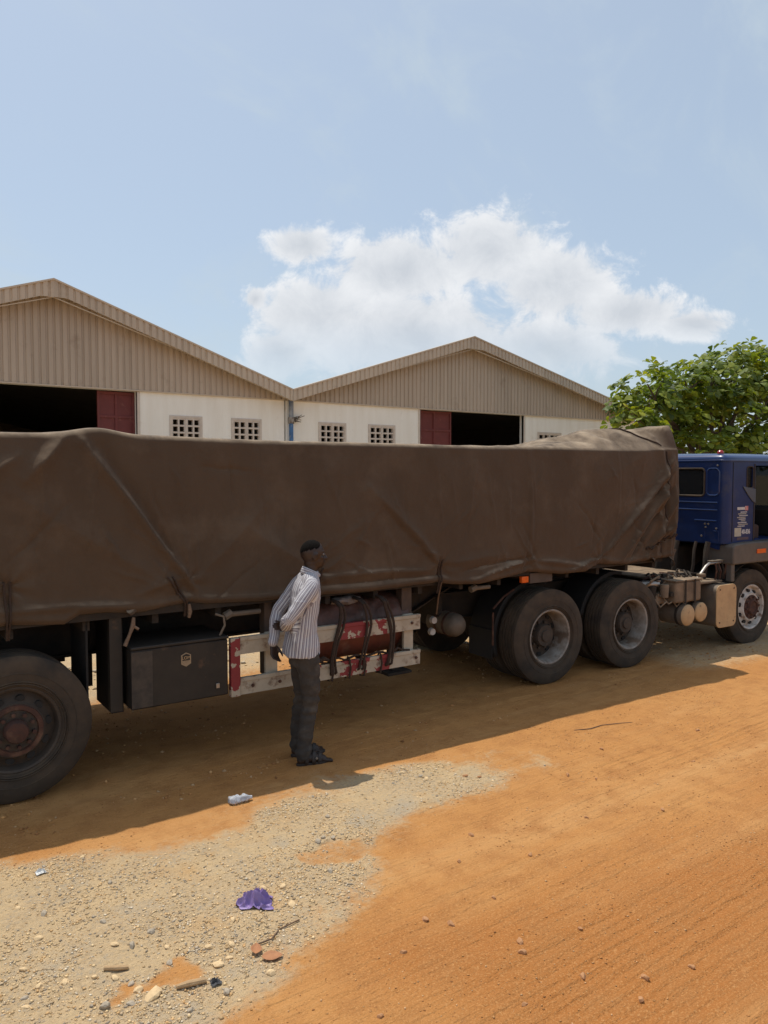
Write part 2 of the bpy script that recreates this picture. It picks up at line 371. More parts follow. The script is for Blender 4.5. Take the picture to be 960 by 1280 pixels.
M_pipeg = mat('grey_pvc', (.32, .34, .36), (.13, .14, .16), .5, 6, c3=(.07, .12, .22), c3scale=4)
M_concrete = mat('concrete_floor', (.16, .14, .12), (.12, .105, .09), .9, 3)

def clad_var(n, k): 
    return mat(n, tuple(v * k for v in (.47, .385, .305)), tuple(v * k for v in (.40, .325, .255)), .55, 1.5, stretch=(2.5, 1, .2), c3=tuple(v * k for v in (.31, .235, .17)), c3scale=2, c3lo=.58, c3hi=.8)
CLADS = [clad_var('beige_cladding_sheet_a', 1.0), clad_var('beige_cladding_sheet_b', .95), clad_var('beige_cladding_sheet_c', 1.04)]
def fasc_var(n, k): 
    return mat(n, tuple(v * k for v in (.53, .44, .345)), tuple(v * k for v in (.46, .38, .295)), .55, 1.5, stretch=(2, 1, .3), c3=tuple(v * k for v in (.34, .26, .185)), c3scale=2.5, c3lo=.56, c3hi=.8)
FASCS = [fasc_var('beige_fascia_sheet_a', 1.0), fasc_var('beige_fascia_sheet_b', .94)]
WY, FY, CB = 24.0, 23.4, 4.95
def wall_with_holes(mb, x0, x1, z0, z1, y0, y1, holes):
    xs = sorted({x0, x1, *[h[0] for h in holes], *[h[1] for h in holes]}); zs = sorted({z0, z1, *[h[2] for h in holes], *[h[3] for h in holes]})
    for a, b in zip(xs[:-1], xs[1:]):
        run = None
        for c, d in zip(zs[:-1], zs[1:]):
            mx, mz = (a + b) / 2, (c + d) / 2
            if any(h[0] < mx < h[1] and h[2] < mz < h[3] for h in holes):
                if run: mb.box(a, b, y0, y1, *run); run = None
            else: run = (run[0], d) if run else (c, d)
        if run: mb.box(a, b, y0, y1, *run)

def ribbed(mb, x0, x1, y, zlo, zhi, pitch, depth):
    """trapezoid ribbed sheet facing -y between two height curves, with thickness"""
    xs = []; x = x0
    while x < x1:
        for fx, dy in ((0, 0), (.58, 0), (.68, depth), (.9, depth)):
            if x + fx * pitch < x1: xs.append((x + fx * pitch, dy))
        x += pitch
    xs.append((x1, 0))
    n = len(xs); vs = []; fs = []
    for (a, dy) in xs:
        vs += [(a, y + dy, zlo(a)), (a, y + dy, zhi(a)), (a, y + dy + .03, zhi(a)), (a, y + dy + .03, zlo(a))]
    for i in range(n - 1):
        o = i * 4
        fs += [(o, o + 4, o + 5, o + 1), (o + 1, o + 5, o + 6, o + 2), (o + 2, o + 6, o + 7, o + 3), (o + 3, o + 7, o + 4, o)]
    fs += [(0, 1, 2, 3), ((n - 1) * 4 + 3, (n - 1) * 4 + 2, (n - 1) * 4 + 1, (n - 1) * 4)]
    mb.add(vs, fs)

def warehouse(name, label, x0, xa, x1, z0, za, z1, doors, wins, leaf):
    """doors: list of openings; leaf: (x0,x1) of red sliding leaf"""
    root = empty(name, ((x0 + x1) / 2, WY, 0)); org = tuple(root.location); tag(root, label, 'warehouse')
    top = lambda x: z0 + (za - z0) * (x - x0) / (xa - x0) if x < xa else za + (z1 - za) * (x - xa) / (x1 - xa)
    holes = [(a, b, 0.0, 4.88) for a, b in doors] + [(a, b, 3.18, 4.14) for a, b in wins]
    mb = MB(); wall_with_holes(mb, x0 + .02, x1 - .02, 0, CB, WY, WY + .22, holes); mb.build('wall', M_wall, root, org, smooth=False)
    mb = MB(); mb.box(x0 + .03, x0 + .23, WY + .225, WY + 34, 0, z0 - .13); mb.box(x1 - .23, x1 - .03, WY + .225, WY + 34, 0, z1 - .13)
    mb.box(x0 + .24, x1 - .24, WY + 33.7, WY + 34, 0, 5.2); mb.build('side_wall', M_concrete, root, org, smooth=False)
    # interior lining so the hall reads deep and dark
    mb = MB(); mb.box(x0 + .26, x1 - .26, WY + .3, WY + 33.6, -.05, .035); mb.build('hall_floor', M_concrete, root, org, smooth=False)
    zr = za - 1.05
    # gable cladding
    x = x0 + .02; rg = random.Random(int(x0 * 10) + 50)
    while x < x1 - .05:
        xe = min(x + 1.0, x1 - .02); lift = rg.uniform(-.012, .012)
        mb = MB(); ribbed(mb, x, xe, WY - .075 - rg.uniform(0, .012), lambda x: CB - .028 + lift * .3, lambda x: max(top(x) - .12, CB + .02), .2, .035); mb.build('cladding_sheet', rg.choice(CLADS), root, org, smooth=False); x = xe
    mb = MB(); mb.prism([(x0 + .03, CB), (x0 + .03, z0 - .16), (xa, zr - .03), (x1 - .03, z1 - .16), (x1 - .03, CB)], 'y', WY + 33.7, WY + 34); mb.build('rear_gable', M_clad, root, org, smooth=False)
    mb = MB(); mb.box(x0 + .02, x1 - .02, WY - .09, WY - .005, CB - .07, CB - .031); mb.build('drip_flashing', M_fasc, root, org, smooth=False)
    # roof slopes
    zr = za - 1.05
    for (a, za_, b, zb_, ra, rb) in ((x0, z0, xa, za, z0 - .12, zr), (xa, za, x1, z1, zr, z1 - .12)):
        mb = MB(); mb.prism([(a, ra - .09), (b, rb - .09), (b, rb), (a, ra)], 'y', WY + .01, WY + 34.2); mb.build('roof_slope', M_roof, root, org, smooth=False)
        mb = MB(); mb.prism([(a, za_ - .14), (b, zb_ - .14), (b, zb_ - .05), (a, za_ - .05)], 'y', FY + .06, WY + .005); mb.build('verge_soffit', M_roof, root, org, smooth=False)
    # fascia: bottom chamfered flat under the ridge
    fd = .40
    bot = lambda x: min(top(x) - fd + .02, za - .50)
    for (a, b) in ((x0, xa), (xa, x1)):
        x = a
        while x < b - .05:
            xe = min(x + 2.0, b); dz = rg.uniform(-.010, .006); mb = MB(); ribbed(mb, x, xe, FY - rg.uniform(0, .012), lambda q: bot(q) + dz, lambda q: top(q) - .02, .2, .035); mb.build('fascia_sheet', rg.choice(FASCS), root, org, smooth=False); x = xe
        mb = MB(); mb.prism([(a, top(a) - .02), (b, top(b) - .02), (b, top(b) + .03), (a, top(a) + .03)], 'y', FY - .03, FY + .2); mb.build('barge_cap', M_fasc, root, org, smooth=False)
        # soffit purlin stubs behind fascia
        x = a + .6
        while x < b - .3:
            mb = MB(); mb.box(x, x + .06, FY + .07, WY - .08, top(x) - .30, top(x) - .19); mb.build('purlin', M_clad, root, org, smooth=False); x += 1.2
        mb = MB(); mb.prism([(a, bot(a) ), (b, bot(b)), (b, bot(b) + .03), (a, bot(a) + .03)] if False else [(a, bot(a)), ((a + b) / 2, bot((a + b) / 2)), (b, bot(b)), (b, bot(b) + .025), ((a + b) / 2, bot((a + b) / 2) + .025), (a, bot(a) + .025)], 'y', FY + .066, FY + .12); mb.build('fascia_trim', M_fasc, root, org, smooth=False)
    for a, b in wins:
        w = MB()
        w.box(a - .05, a + .03, WY - .03, WY + .1, 3.13, 4.19); w.box(b - .03, b + .05, WY - .03, WY + .1, 3.13, 4.19)
        w.box(a + .03, b - .03, WY - .03, WY + .1, 4.12, 4.19); w.box(a + .03, b - .03, WY - .03, WY + .1, 3.13, 3.20)
        wo = w.build('vent_window', M_vent, root, org, smooth=False)
        mid = (a + b) / 2
        w2 = MB(); w2.box(mid - .028, mid + .028, WY - .025, WY + .1, 3.201, 4.119); w2.build('mullion', M_vent, wo, org, smooth=False)
        for (c, d) in ((a + .032, mid - .03), (mid + .03, b - .032)):
            hs = []; cw = (d - c - .115) / 2
            for i in range(2):
                for k in range(4):
                    hx = c + .03 + i * (cw + .055); hz = 3.235 + k * .222
                    hs.append((hx, hx + cw, hz, hz + .165))
            v = MB(); wall_with_holes(v, c, d, 3.20, 4.12, WY - .015, WY + .09, hs); v.build('vent_block', M_vent, wo, org, smooth=False)
    for a, b in doors:
        f = MB(); f.box(a - .06, a, WY - .04, WY + .1, .0, 4.87); f.build('door_jamb', M_vent, root, org, smooth=False); f = MB(); f.box(b, b + .08, WY - .04, WY + .1, .0, 4.87); f.build('door_jamb', M_vent, root, org, smooth=False)
    a, b = leaf
    d = MB(); d.box(a, b, WY + .24, WY + .28, .1, 4.86); do = d.build('sliding_door', M_door, root, org, smooth=False)
    d = MB(); t = .075; n = 3
    for k in range(n): x = a + (b - a - t) * k / (n - 1); d.box(x, x + t, WY + .20, WY + .239, .1, 4.86)
    for z in (.12, 1.1, 2.1, 3.1, 4.05, 4.77):
        for k in range(n - 1): xx = a + (b - a - t) * k / (n - 1) + t; d.box(xx, a + (b - a - t) * (k + 1) / (n - 1), WY + .203, WY + .239, z, z + t)
    d.build('door_rail', M_door, do, org, smooth=False)
    return root, org
WHL, orgL = warehouse('warehouse', 'beige gabled warehouse with dark doorway left of its red sliding leaf', -2.4, 5.28, 12.96, 5.21, 7.84, 5.21, [(-1.0, 7.78)], [(8.86, 9.86), (10.99, 12.0)], (6.64, 7.77))
WHR, orgR = warehouse('warehouse', 'beige gabled warehouse with red sliding leaf left of its open doorway', 12.98, 21.33, 32.6, 5.21, 7.87, 5.25, [(18.98, 24.8)], [(14.38, 15.46), (16.56, 17.72), (25.75, 27.2)], (18.99, 20.8))
mb = MB(); mb.tube([(13.14, 23.86, 4.1), (13.14, 23.86, 0.0)], .075, 12); dp = mb.build('downpipe', M_pipeb, WHL, orgL)
mb = MB(); mb.tube([(13.14, 23.6, 5.05), (13.14, 23.84, 5.0), (13.14, 23.86, 4.85), (13.14, 23.86, 4.12)], .085, 12); mb.build('grey_upper_pipe', M_pipeg, dp, orgL)
mb = MB(); mb.tube([(13.14, 23.86, 4.08), (13.14, 23.86, 4.3)], .105, 12); mb.build('coupling', M_rimgrey, dp, orgL)
mb = MB()
for k in range(14):
    a = Vector((13.22, 23.93, 4.25)); b = a + Vector((random.uniform(.1, .42), random.uniform(-.15, .03), random.uniform(-.12, .16))); mb.tube([a, (a + b) / 2 + Vector((0, 0, random.uniform(-.06, .06))), b], .012, 5)
mb.build('wire_bundle', M_tank, dp, orgL)

# ------------------------------------------------------------------ tarpaulin
def canvas_mat():
    m = mat('brown_canvas', (.100, .069, .046), (.082, .056, .037), .93, 1.6, c3=(.130, .094, .065), c3scale=2.6, c3lo=.52, c3hi=.8, spec=.15, stretch=(1.6, 1, .6), dust=(.40, .305, .21), dustamt=1.0)  # pale tint on upward folds: dust, plus crease highlights put into the colour
    nt = m.node_tree; N = nt.nodes.new; L = nt.links.new; bs = nt.nodes['Principled BSDF']
    tc = N('ShaderNodeTexCoord'); wv = []
    for ax in ('X', 'Z'):
        w = N('ShaderNodeTexWave'); w.bands_direction = ax; w.inputs['Scale'].default_value = 42; w.inputs['Distortion'].default_value = 1.5; w.inputs['Detail'].default_value = 2; L(tc.outputs['Object'], w.inputs[0]); wv.append(w.outputs['Fac'])
    n = N('ShaderNodeTexNoise'); n.inputs['Scale'].default_value = 22; n.inputs['Detail'].default_value = 8; L(tc.outputs['Object'], n.inputs['Vector'])
    a = N('ShaderNodeMath'); L(wv[0], a.inputs[0]); L(wv[1], a.inputs[1]); b2 = N('ShaderNodeMath'); b2.operation = 'MULTIPLY_ADD'; L(a.outputs[0], b2.inputs[0]); b2.inputs[1].default_value = .12; L(n.outputs[0], b2.inputs[2])
    b = N('ShaderNodeBump'); b.inputs['Distance'].default_value = .006; b.inputs['Strength'].default_value = .7; L(b2.outputs[0], b.inputs['Height']); L(b.outputs[0], bs.inputs['Normal'])
    bs.inputs['Sheen Weight'].default_value = .08
    return m
M_canvas = canvas_mat()
TX0, TX1 = -3.4, 8.50
HEMX = [-3.4, .2, .86, .97, 1.22, 1.34, 1.45, 1.62, 1.86, 2.28, 2.42, 2.9, 3.5, 4.0, 4.78, 4.95, 5.3, 5.75, 6.0, 6.5, 6.9, 7.15, 7.6, 8.1, 8.5]
HEMZ = [1.26, 1.26, 1.262, 1.275, 1.25, 1.24, 1.30, 1.30, 1.27, 1.315, 1.29, 1.265, 1.265, 1.255, 1.275, 1.24, 1.215, 1.26, 1.29, 1.23, 1.225, 1.295, 1.26, 1.29, 1.30]
TIES = [(.97, 1.56, 1.27), (2.25, 1.51, 1.31), (3.42, 1.50, 1.28), (4.79, 1.46, 1.27), (5.98, 1.40, 1.285), (7.13, 1.38, 1.29)]
def ytop(x): return 5.96 - .048 * (np.asarray(x, float) - 1)
def yhem(x): return 5.83 - .024 * (np.asarray(x, float) - 1)
def ztop(x):
    x = np.asarray(x, float)
    return 2.61 + .012 * vn(x * 1.1, 0 * x, 50) + .05 * np.exp(-((x - 1.62) / .22) ** 2) - .012 * sstep(2, 3, x) * sstep(6.4, 5.5, x) + .035 * sstep(7.6, 8.5, x)
# creases on the near side: x0,z0,x1,z1,width0,width1,amplitude
CRE = [(1.50, 2.56, 2.28, 1.46, .06, .035, .030), (1.62, 2.5, 2.2, 1.62, .10, .06, -.022), (1.36, 2.57, 1.12, 2.30, .05, .09, .03), (1.05, 2.45, .7, 2.2, .07, .1, .022),
       (1.0, 2.2, 2.1, 1.45, .16, .08, .012), (2.95, 2.1, 2.35, 1.5, .14, .05, .014), (2.75, 1.9, 3.36, 1.5, .12, .05, .012), (4.0, 2.2, 4.74, 1.48, .10, .04, .020), (4.15, 2.0, 4.7, 1.46, .05, .03, -.012),
       (3.45, 1.42, 4.75, 1.40, .035, .03, .014), (3.5, 1.35, 4.8, 1.33, .03, .03, -.012), (5.6, 1.5, 4.84, 1.46, .10, .03, .012), (5.2, 1.27, 5.95, 1.41, .035, .03, .020), (5.1, 1.36, 5.9, 1.44, .03, .02, -.014),
       (6.0, 2.55, 5.98, 1.42, .05, .03, .008), (6.05, 1.40, 6.85, 1.30, .04, .04, .018), (6.6, 1.27, 7.1, 1.36, .03, .025, .02),
       (8.40, 2.50, 7.15, 1.38, .07, .03, .040), (8.34, 2.30, 7.20, 1.42, .05, .03, -.028), (8.46, 2.42, 7.55, 1.36, .06, .04, .032), (8.44, 2.2, 7.7, 1.34, .04, .03, -.028), (8.48, 2.1, 7.95, 1.34, .05, .03, .03),
       (8.18, 2.6, 8.12, 1.38, .05, .04, .026), (8.30, 2.5, 8.26, 1.35, .03, .03, -.022), (8.42, 2.4, 8.40, 1.35, .04, .04, .022), (8.2, 1.55, 8.5, 1.75, .04, .05, .025), (8.0, 1.45, 8.5, 1.55, .04, .03, -.02),
       (7.9, 2.58, 7.0, 2.2, .12, .3, .010), (.75, 1.36, 1.9, 1.34, .04, .04, .014), (.6, 1.7, .95, 1.5, .1, .04, .014), (1.9, 1.42, 2.22, 1.5, .05, .03, .014)]
_rc = random.Random(12)
for _k in range(95):                                  # small random wrinkles, mostly running down towards the nearest tie
    _x = _rc.uniform(.5, 8.4); _z = _rc.uniform(1.36, 2.5); _t = min(TIES, key=lambda t: abs(t[0] - _x)); _d = Vector((_t[0] - _x, _t[1] - _z)); _d = (_d.normalized() + Vector((_rc.gauss(0, .5), _rc.gauss(-.3, .5)))).normalized() * _rc.uniform(.12, .55)
    CRE.append((_x, _z, _x + _d.x, max(_z + _d.y, 1.31), _rc.uniform(.014, .035), _rc.uniform(.012, .03), _rc.choice((-1, 1, 1)) * _rc.uniform(.0025, .0075)))
for _x in (.42, 2.86, 5.97, 7.36): CRE.append((_x, 2.62, _x + .015, 1.27, .012, .012, .0035)); CRE.append((_x + .05, 2.62, _x + .065, 1.27, .008, .008, -.003))
def side_fold(x, z):
    d = np.zeros_like(x)
    for (x0, z0, x1, z1, w0, w1, a) in CRE:
        ex, ez = x1 - x0, z1 - z0; L2 = ex * ex + ez * ez
        t = ((x - x0) * ex + (z - z0) * ez) / L2; tc = np.clip(t, 0, 1)
        wob = .03 * vn(tc * 3, 0 * tc, int(abs(a) * 1e4) % 97)
        dist = ((x - x0) * ez - (z - z0) * ex) / math.sqrt(L2) + wob
        over = np.maximum(np.abs(t - .5) - .5, 0) * math.sqrt(L2)
        w = w0 + (w1 - w0) * tc
        d += 2.3 * a * (.55 * np.exp(-np.abs(dist) / (w * .55)) + .45 * np.exp(-(dist / (w * .9)) ** 2)) * np.exp(-(over / .06) ** 2) * (.35 + .65 * np.sin(np.clip(tc, .02, .98) * math.pi) ** .5)
    return d
def tarp_side(x, t):
    """near side point: t=0 hem, 1 top edge; returns y,z"""
    hz = np.interp(x, HEMX, HEMZ); tz = ztop(x); z = hz + (tz - hz) * t
    y = yhem(x) + (ytop(x) - yhem(x)) * t
    bul = .035 * np.sin(np.pi * np.clip(t, 0, 1)) + .03 * vn(x * .7, z * .9, 51) + .014 * fbm(x * 2.4, z * 2.0, 3, 52) + .005 * fbm(x * 8, z * 8, 3, 58)
    rw = .020 * (.25 - np.abs(vn(x * 1.5 + z * 1.1, z * 1.0 - x * .35, 53))) * np.clip(.5 + 1.6 * vn(x * .9, z * 1.1, 54), 0, 1) + .011 * (.25 - np.abs(vn(x * 3.4 - z * 1.6, z * 1.5 + x * .5, 55))) * np.clip(.4 + 1.8 * vn(x * 1.3, z * 1.7, 56), 0, 1)
    rw = rw + .010 * (.25 - np.abs(vn(x * 6.5, z * 1.1 + x * .4, 57))) * (sstep(.30, .02, z - hz) + .6 * sstep(.35, .0, tz - z))
    bul = bul + rw * 1.3
    out = side_fold(x, z) * (1 - .85 * sstep(8.36, 8.5, x)) + bul
    for (tx, tz_, th) in TIES:                    # pulled in where the ropes bind, gathers radiating
        r = np.hypot(x - tx, (z - tz_ + .05)); out -= .035 * np.exp(-(r / .09) ** 2)
        th_ = np.arctan2(x - tx, z - tz_ + .02); out += .010 * np.cos(th_ * 7 + tx) * np.exp(-(r / .22) ** 2) * sstep(.02, .08, r)
    out += .018 * np.exp(-((z - hz - .035) / .03) ** 2) - .02 * sstep(.03, .0, z - hz)     # rolled hem
    return y - out, z
def tarp_y(x, z):
    xa = np.array([float(x)]); hz = np.interp(xa, HEMX, HEMZ); t = (z - hz) / (ztop(xa) - hz); return float(tarp_side(xa, np.clip(t, 0, 1))[0][0])
def build_tarp():
    xs = np.concatenate([np.arange(TX0, .6, .06), np.arange(.6, TX1 + .001, .013)]); ns = 112
    ts = np.linspace(0, 1, ns); rows = []
    X, T = np.meshgrid(xs, ts, indexing='ij'); Y, Z = tarp_side(X, T)
    # round the top edge
    e = sstep(.975, 1.0, T); Y = Y + .018 * e * e
    rows = [np.stack([X, Y, Z], -1)]
    yt = Y[:, -1:]; zt = Z[:, -1:]; yf = 8.36 - .03 * (xs[:, None] - 1) * .8
    s = np.concatenate([np.linspace(.004, .12, 10), np.linspace(.14, 1, 34)])[None, :]
    XR = np.repeat(xs[:, None], s.shape[1], 1); YR = yt + (yf - yt) * s; d = YR - yt; dm = (yf - yt) * np.minimum(s, 1 - s)
    hump = np.interp(XR - .85 * (YR - yt), [5.9, 6.45, 6.9, 8.2, 8.45, 8.5], [0, .09, .17, .24, .27, .25]); hw_ = np.interp(XR, [6, 8.1, 8.4], [.42, .30, .10])
    ZR = zt + hump * np.clip(dm / hw_, 0, 1) + .012 * np.sin(np.pi * np.clip(dm / .06, 0, 1) / 2) - .13 * sstep(.05, .5, dm) * sstep(6.5, 6.0, XR)
    ZR += sstep(0, .2, dm) * (.04 * vn(XR * 1.4, YR * 1.4, 60) + .03 * fbm(XR * 4, YR * 3, 3, 61))
    k = (XR * .9 + YR * 1.2); ZR += sstep(.02, .15, dm) * .03 * np.abs(np.sin(k * 5 + 2 * vn(XR * 2, YR * 2, 62))) * sstep(5.9, 6.8, XR)
    rows.append(np.stack([XR, YR, ZR], -1))
    t2 = np.linspace(.97, 0, 22)[None, :]; XF = np.repeat(xs[:, None], 22, 1); zt2 = ZR[:, -1:]
    ZF = 1.27 + (zt2 - 1.27) * t2; YF = yf + .02 + .03 * np.sin(np.pi * t2) + .04 * fbm(XF * 1.5, ZF * 2, 3, 66)
    rows.append(np.stack([XF, YF, ZF], -1))
    P = np.concatenate(rows, 1)
    # front closing rings, drawn in towards the middle of the load
    cen = np.array([0, 7.0, 1.55]); last = P[-1].copy(); rings = []
    for (dx, sc) in ((.02, .995), (.035, .98), (.045, .95), (.05, .85), (.05, .6), (.05, .3), (.05, .02)):
        q = last.copy(); q[:, 1:] = cen[1:] + (last[:, 1:] - cen[1:]) * sc; q[:, 0] = last[:, 0] + dx + .015 * vn(q[:, 1] * 5, q[:, 2] * 3, 70) * (1 - sc); rings.append(q[None])
    P = np.concatenate([P] + rings, 0)
    root = empty('tarpaulin', (4.0, 7.05, 1.3)); org = tuple(root.location)
    tag(root, 'large dark brown canvas tarpaulin roped over the loaded semi trailer', 'tarpaulin')
    mb = MB(); mb.grid(P[..., 0], P[..., 1], P[..., 2]); o = mb.build('canvas_sheet', M_canvas, root, org, angle=80)
    so = o.modifiers.new('thickness', 'SOLIDIFY'); so.thickness = .004; so.offset = 1
    # tie ropes: paired strands lying on the canvas then down to the rail
    for (tx, tz_, th) in TIES[:4]:
        for dx in (-.022, .022):
            up = .30 if tx < 1.5 else .22
            slant = {2.25: -.14, 3.42: .04}.get(tx, 0)
            zs = np.linspace(th + up, th - .01, 9)
            pts = []
            for q, z in enumerate(zs):
                w = 1 - q / 8; x = tx + dx * (.4 + .6 * w) + slant * w
                pts.append((x, tarp_y(x, max(z, th + .005)) - .014, z))
            pts += [(tx + dx * .3, pts[-1][1] + .01, th - .05), (tx + dx * .3, pts[-1][1] + .03, th - .11)]
            m = MB(); m.tube(pts, .0075, 6); m.build('tie_rope', M_rope, root, org)
    m = MB(); pts = []
    for z in np.linspace(2.60, 1.36, 24): pts.append((8.27 - .02 * (2.6 - z), tarp_y(8.27 - .02 * (2.6 - z), z) - .012, z))
    m.tube(pts, .010, 6); m.build('lashing_rope', M_rope, root, org)
    m = MB(); pts = []
    ci = int(np.argmin(abs(xs - 8.2)))
    for q in range(0, 20): 
        i = max(ci - int(q * 3.5), 0); p = rows[1][i, q]; pts.append((p[0], p[1], p[2] + .014))
    m.tube(pts, .010, 6); m.build('lashing_rope', M_rope, root, org)
    # crumpled rope at the lower front corner and two loose flaps
    m = MB(); pts = []
    for q in range(22):
        a = q / 21; x = 7.95 + .55 * a; z = 1.42 + .16 * a + .02 * math.sin(q * 2.1); pts.append((x, tarp_y(min(x, 8.49), z) - .018, z))
    m.tube(pts, .011, 6); m.build('lashing_rope', M_rope, root, org)
    for (x0, w, z0, h, tw) in ((8.36, .20, 1.36, .22, .10), (8.05, .16, 1.34, .12, .05), (1.78, .11, 1.30, .07, .03)):
        U, V = np.meshgrid(np.linspace(0, 1, 12), np.linspace(0, 1, 12), indexing='ij')
        XX = x0 + U * w + .03 * vn(U * 3, V * 3, 81) + .05 * V * (x0 > 8.3); ZZ = z0 + .03 - V * h * (.6 + .4 * np.sin(U * 3.1)); YY = tarp_y(min(x0, 8.45), z0 + .03) + .02 + tw * V * (U - .5) + .04 * np.sin(V * 4 + U * 5) * V
        m = MB(); m.grid(XX, YY, ZZ); o = m.build('loose_flap', M_canvas, root, org, angle=80); so = o.modifiers.new('thickness', 'SOLIDIFY'); so.thickness = .004
    m = MB(); m.tube([(1.83, 5.80, 1.24), (1.82, 5.79, 1.18), (1.80, 5.80, 1.12), (1.76, 5.80, 1.03)], [.012, .018, .012, .016], 7); m.tube([(1.82, 5.79, 1.18), (1.86, 5.78, 1.15)], .011, 6); m.build('rag_tie', M_ropel, root, org)
    m = MB(); m.tube([(4.80, tarp_y(4.8, 1.29) - .01, 1.29), (4.87, 5.85, 1.1), (4.97, 6.0, .90)], .008, 6); m.build('tie_rope', M_ropel, root, org)
    m = MB(); m.tube([(2.27, 5.80, 1.30), (2.275, 5.80, 1.24), (2.27, 5.81, 1.19)], [.01, .018, .012], 7); m.build('rag_tie', M_ropel, root, org)
    return root
build_tarp()

# ------------------------------------------------------------------ wheels
def tyre_profile(R_, rim, w, groove=4):
    h = w / 2; p = [(-h * .80, rim), (-h * .93, rim + .02), (-h * 1.0, (R_ + rim) / 2 - .02), (-h * .98, R_ - .09), (-h * .90, R_ - .035), (-h * .82, R_ - .012)]
    g = []; tw = h * .78
    for k in range(groove):
        c = -tw + 2 * tw * (k + 1) / (groove + 1)
        g += [(c - .010, R_), (c - .006, R_ - .014), (c + .006, R_ - .014), (c + .010, R_)]
    p += [(-tw, R_ - .003)] + g + [(tw, R_ - .003)]
    q = [(-a, b) for a, b in p[:6]][::-1]
    return p + q
MESHC = {}
def wheel_part(parent, org, pos, style, side=-1, w=.30, R_=.52, spin=0.0, label=None):
    """wheel (disc) > tyre, hub, nuts. pos = centre of tyre. side=-1: outer face towards -y"""
    def sh(prof): return [(a * (-side), b) for a, b in prof]      # profiles written with outer face at negative offset
    rim = .295; h = w / 2
    key = (style, side, w, R_)
    if key not in MESHC:
        d = {}
        t = MB(); t.lathe(sh(tyre_profile(R_, rim, w)), (0, 0, 0), 'y', 64, closed=False)
        for rr in (R_ - .12, rim + .035, rim + .05): t.lathe(sh([(-h * 1.004 + .006, rr - .006), (-h * 1.012, rr), (-h * 1.004 + .006, rr + .006)]), (0, 0, 0), 'y', 64)
        d['tyre'] = t
        r = MB(); hub = MB(); nuts = []
        if style == 'deep':
            z = -h * .86
            prof = [(z - .004, rim + .012), (z - .008, rim + .004), (z, rim - .010), (z + .03, rim - .020), (z + .05, rim - .026), (z + .13, rim - .030), (z + .19, rim - .038)]
            dp = [(z + .185, rim - .040), (z + .185, .215), (z + .165, .185), (z + .150, .155), (z + .150, .02)]; d['disc'] = MB(); d['disc'].lathe(sh(dp), (0, 0, 0), 'y', 48)
            r.lathe(sh(prof), (0, 0, 0), 'y', 64); r.lathe(sh([(h * .8, rim), (z + .05, rim - .015)]), (0, 0, 0), 'y', 48)
            hub.lathe(sh([(z + .150, .130), (z + .09, .126), (z + .07, .115), (z + .07, .068), (z + .05, .062), (z + .047, .0)]), (0, 0, 0), 'y', 32)
            nr, nzp, nn = .148, z + .150, 10; hr, hz = .222, z + .182
        else:
            z = -h * .86
            prof = [(z - .004, rim + .012), (z - .008, rim + .004), (z, rim - .010), (z + .025, rim - .018), (z + .06, rim - .03), (z + .055, rim - .045), (z + .015, .20), (z - .005, .19), (z - .005, .02)]
            r.lathe(sh(prof), (0, 0, 0), 'y', 64); r.lathe(sh([(h * .8, rim), (z + .06, rim - .02)]), (0, 0, 0), 'y', 48)
            if style == 'trailer':
                hub.lathe(sh([(z - .006, .185), (z - .018, .18), (z - .02, .15), (z + .01, .135), (z + .01, .085), (z - .055, .08), (z - .075, .070), (z - .082, .03), (z - .083, 0)]), (0, 0, 0), 'y', 40)
            else:
                hub.lathe(sh([(z - .006, .165), (z - .016, .16), (z - .018, .12), (z - .045, .10), (z - .05, .085), (z - .035, .078), (z - .03, .03), (z - .03, 0)]), (0, 0, 0), 'y', 40)
            nr, nzp, nn = (.118 if style == 'trailer' else .140), z - .012, 10; hr, hz = .222, z + .028
        for k in range(nn):
            a = 2 * math.pi * (k + .5) / nn
            m = MB(); m.tube([(nr * math.cos(a), -side * nzp, nr * math.sin(a)), (nr * math.cos(a), -side * (nzp - .030), nr * math.sin(a))], .015, 6); nuts.append(m)
        holes = []
        for k in range(10):
            a = 2 * math.pi * k / 10; m = MB(); q = [(hr * math.cos(a) + .022 * math.cos(b) * math.cos(a) - .030 * math.sin(b) * math.sin(a), -side * (hz - .012), hr * math.sin(a) + .022 * math.cos(b) * math.sin(a) + .030 * math.sin(b) * math.cos(a)) for b in np.linspace(0, 2 * math.pi, 12, endpoint=False)]
            q2 = [(p[0], -side * (hz + .06), p[2]) for p in q]; m.add(q + q2, [tuple(range(12)), *[(i, (i + 1) % 12, 12 + (i + 1) % 12, 12 + i) for i in range(12)]]); holes.append(m)
        d['rim'] = r; d['hub'] = hub; d['nuts'] = nuts; d['holes'] = holes; MESHC[key] = d; d['me'] = None
    d = MESHC[key]
    rm = {'deep': M_rimgrey, 'front': M_rimwhite, 'trailer': M_rimdark}[style]; hm = {'deep': M_rimdark, 'front': M_rust, 'trailer': M_rust}[style]
    loc = (pos[0] - org[0], pos[1] - org[1], pos[2] - org[2])
    if d['me'] is None:
        a = d['rim'].build('wheel', rm, None); ch = [d['tyre'].build('tyre', M_rubber, a, angle=28), d['hub'].build('hub', hm, a)] + ([d['disc'].build('wheel_disc', M_rimdark, a)] if 'disc' in d else []) + [n.build('wheel_nut', hm, a) for n in d['nuts']] + [n.build('hand_hole', M_dark, a) for n in d['holes']]
        d['me'] = (a.data, [(c.name.split('.')[0], c.data) for c in ch])
        o = a
    else:
        o = bpy.data.objects.new('wheel', d['me'][0]); COL.objects.link(o)
        for n, me in d['me'][1]: c = bpy.data.objects.new(n, me); COL.objects.link(c); c.parent = o
    o.parent = parent; o.location = loc; o.rotation_euler = (0, spin, 0)
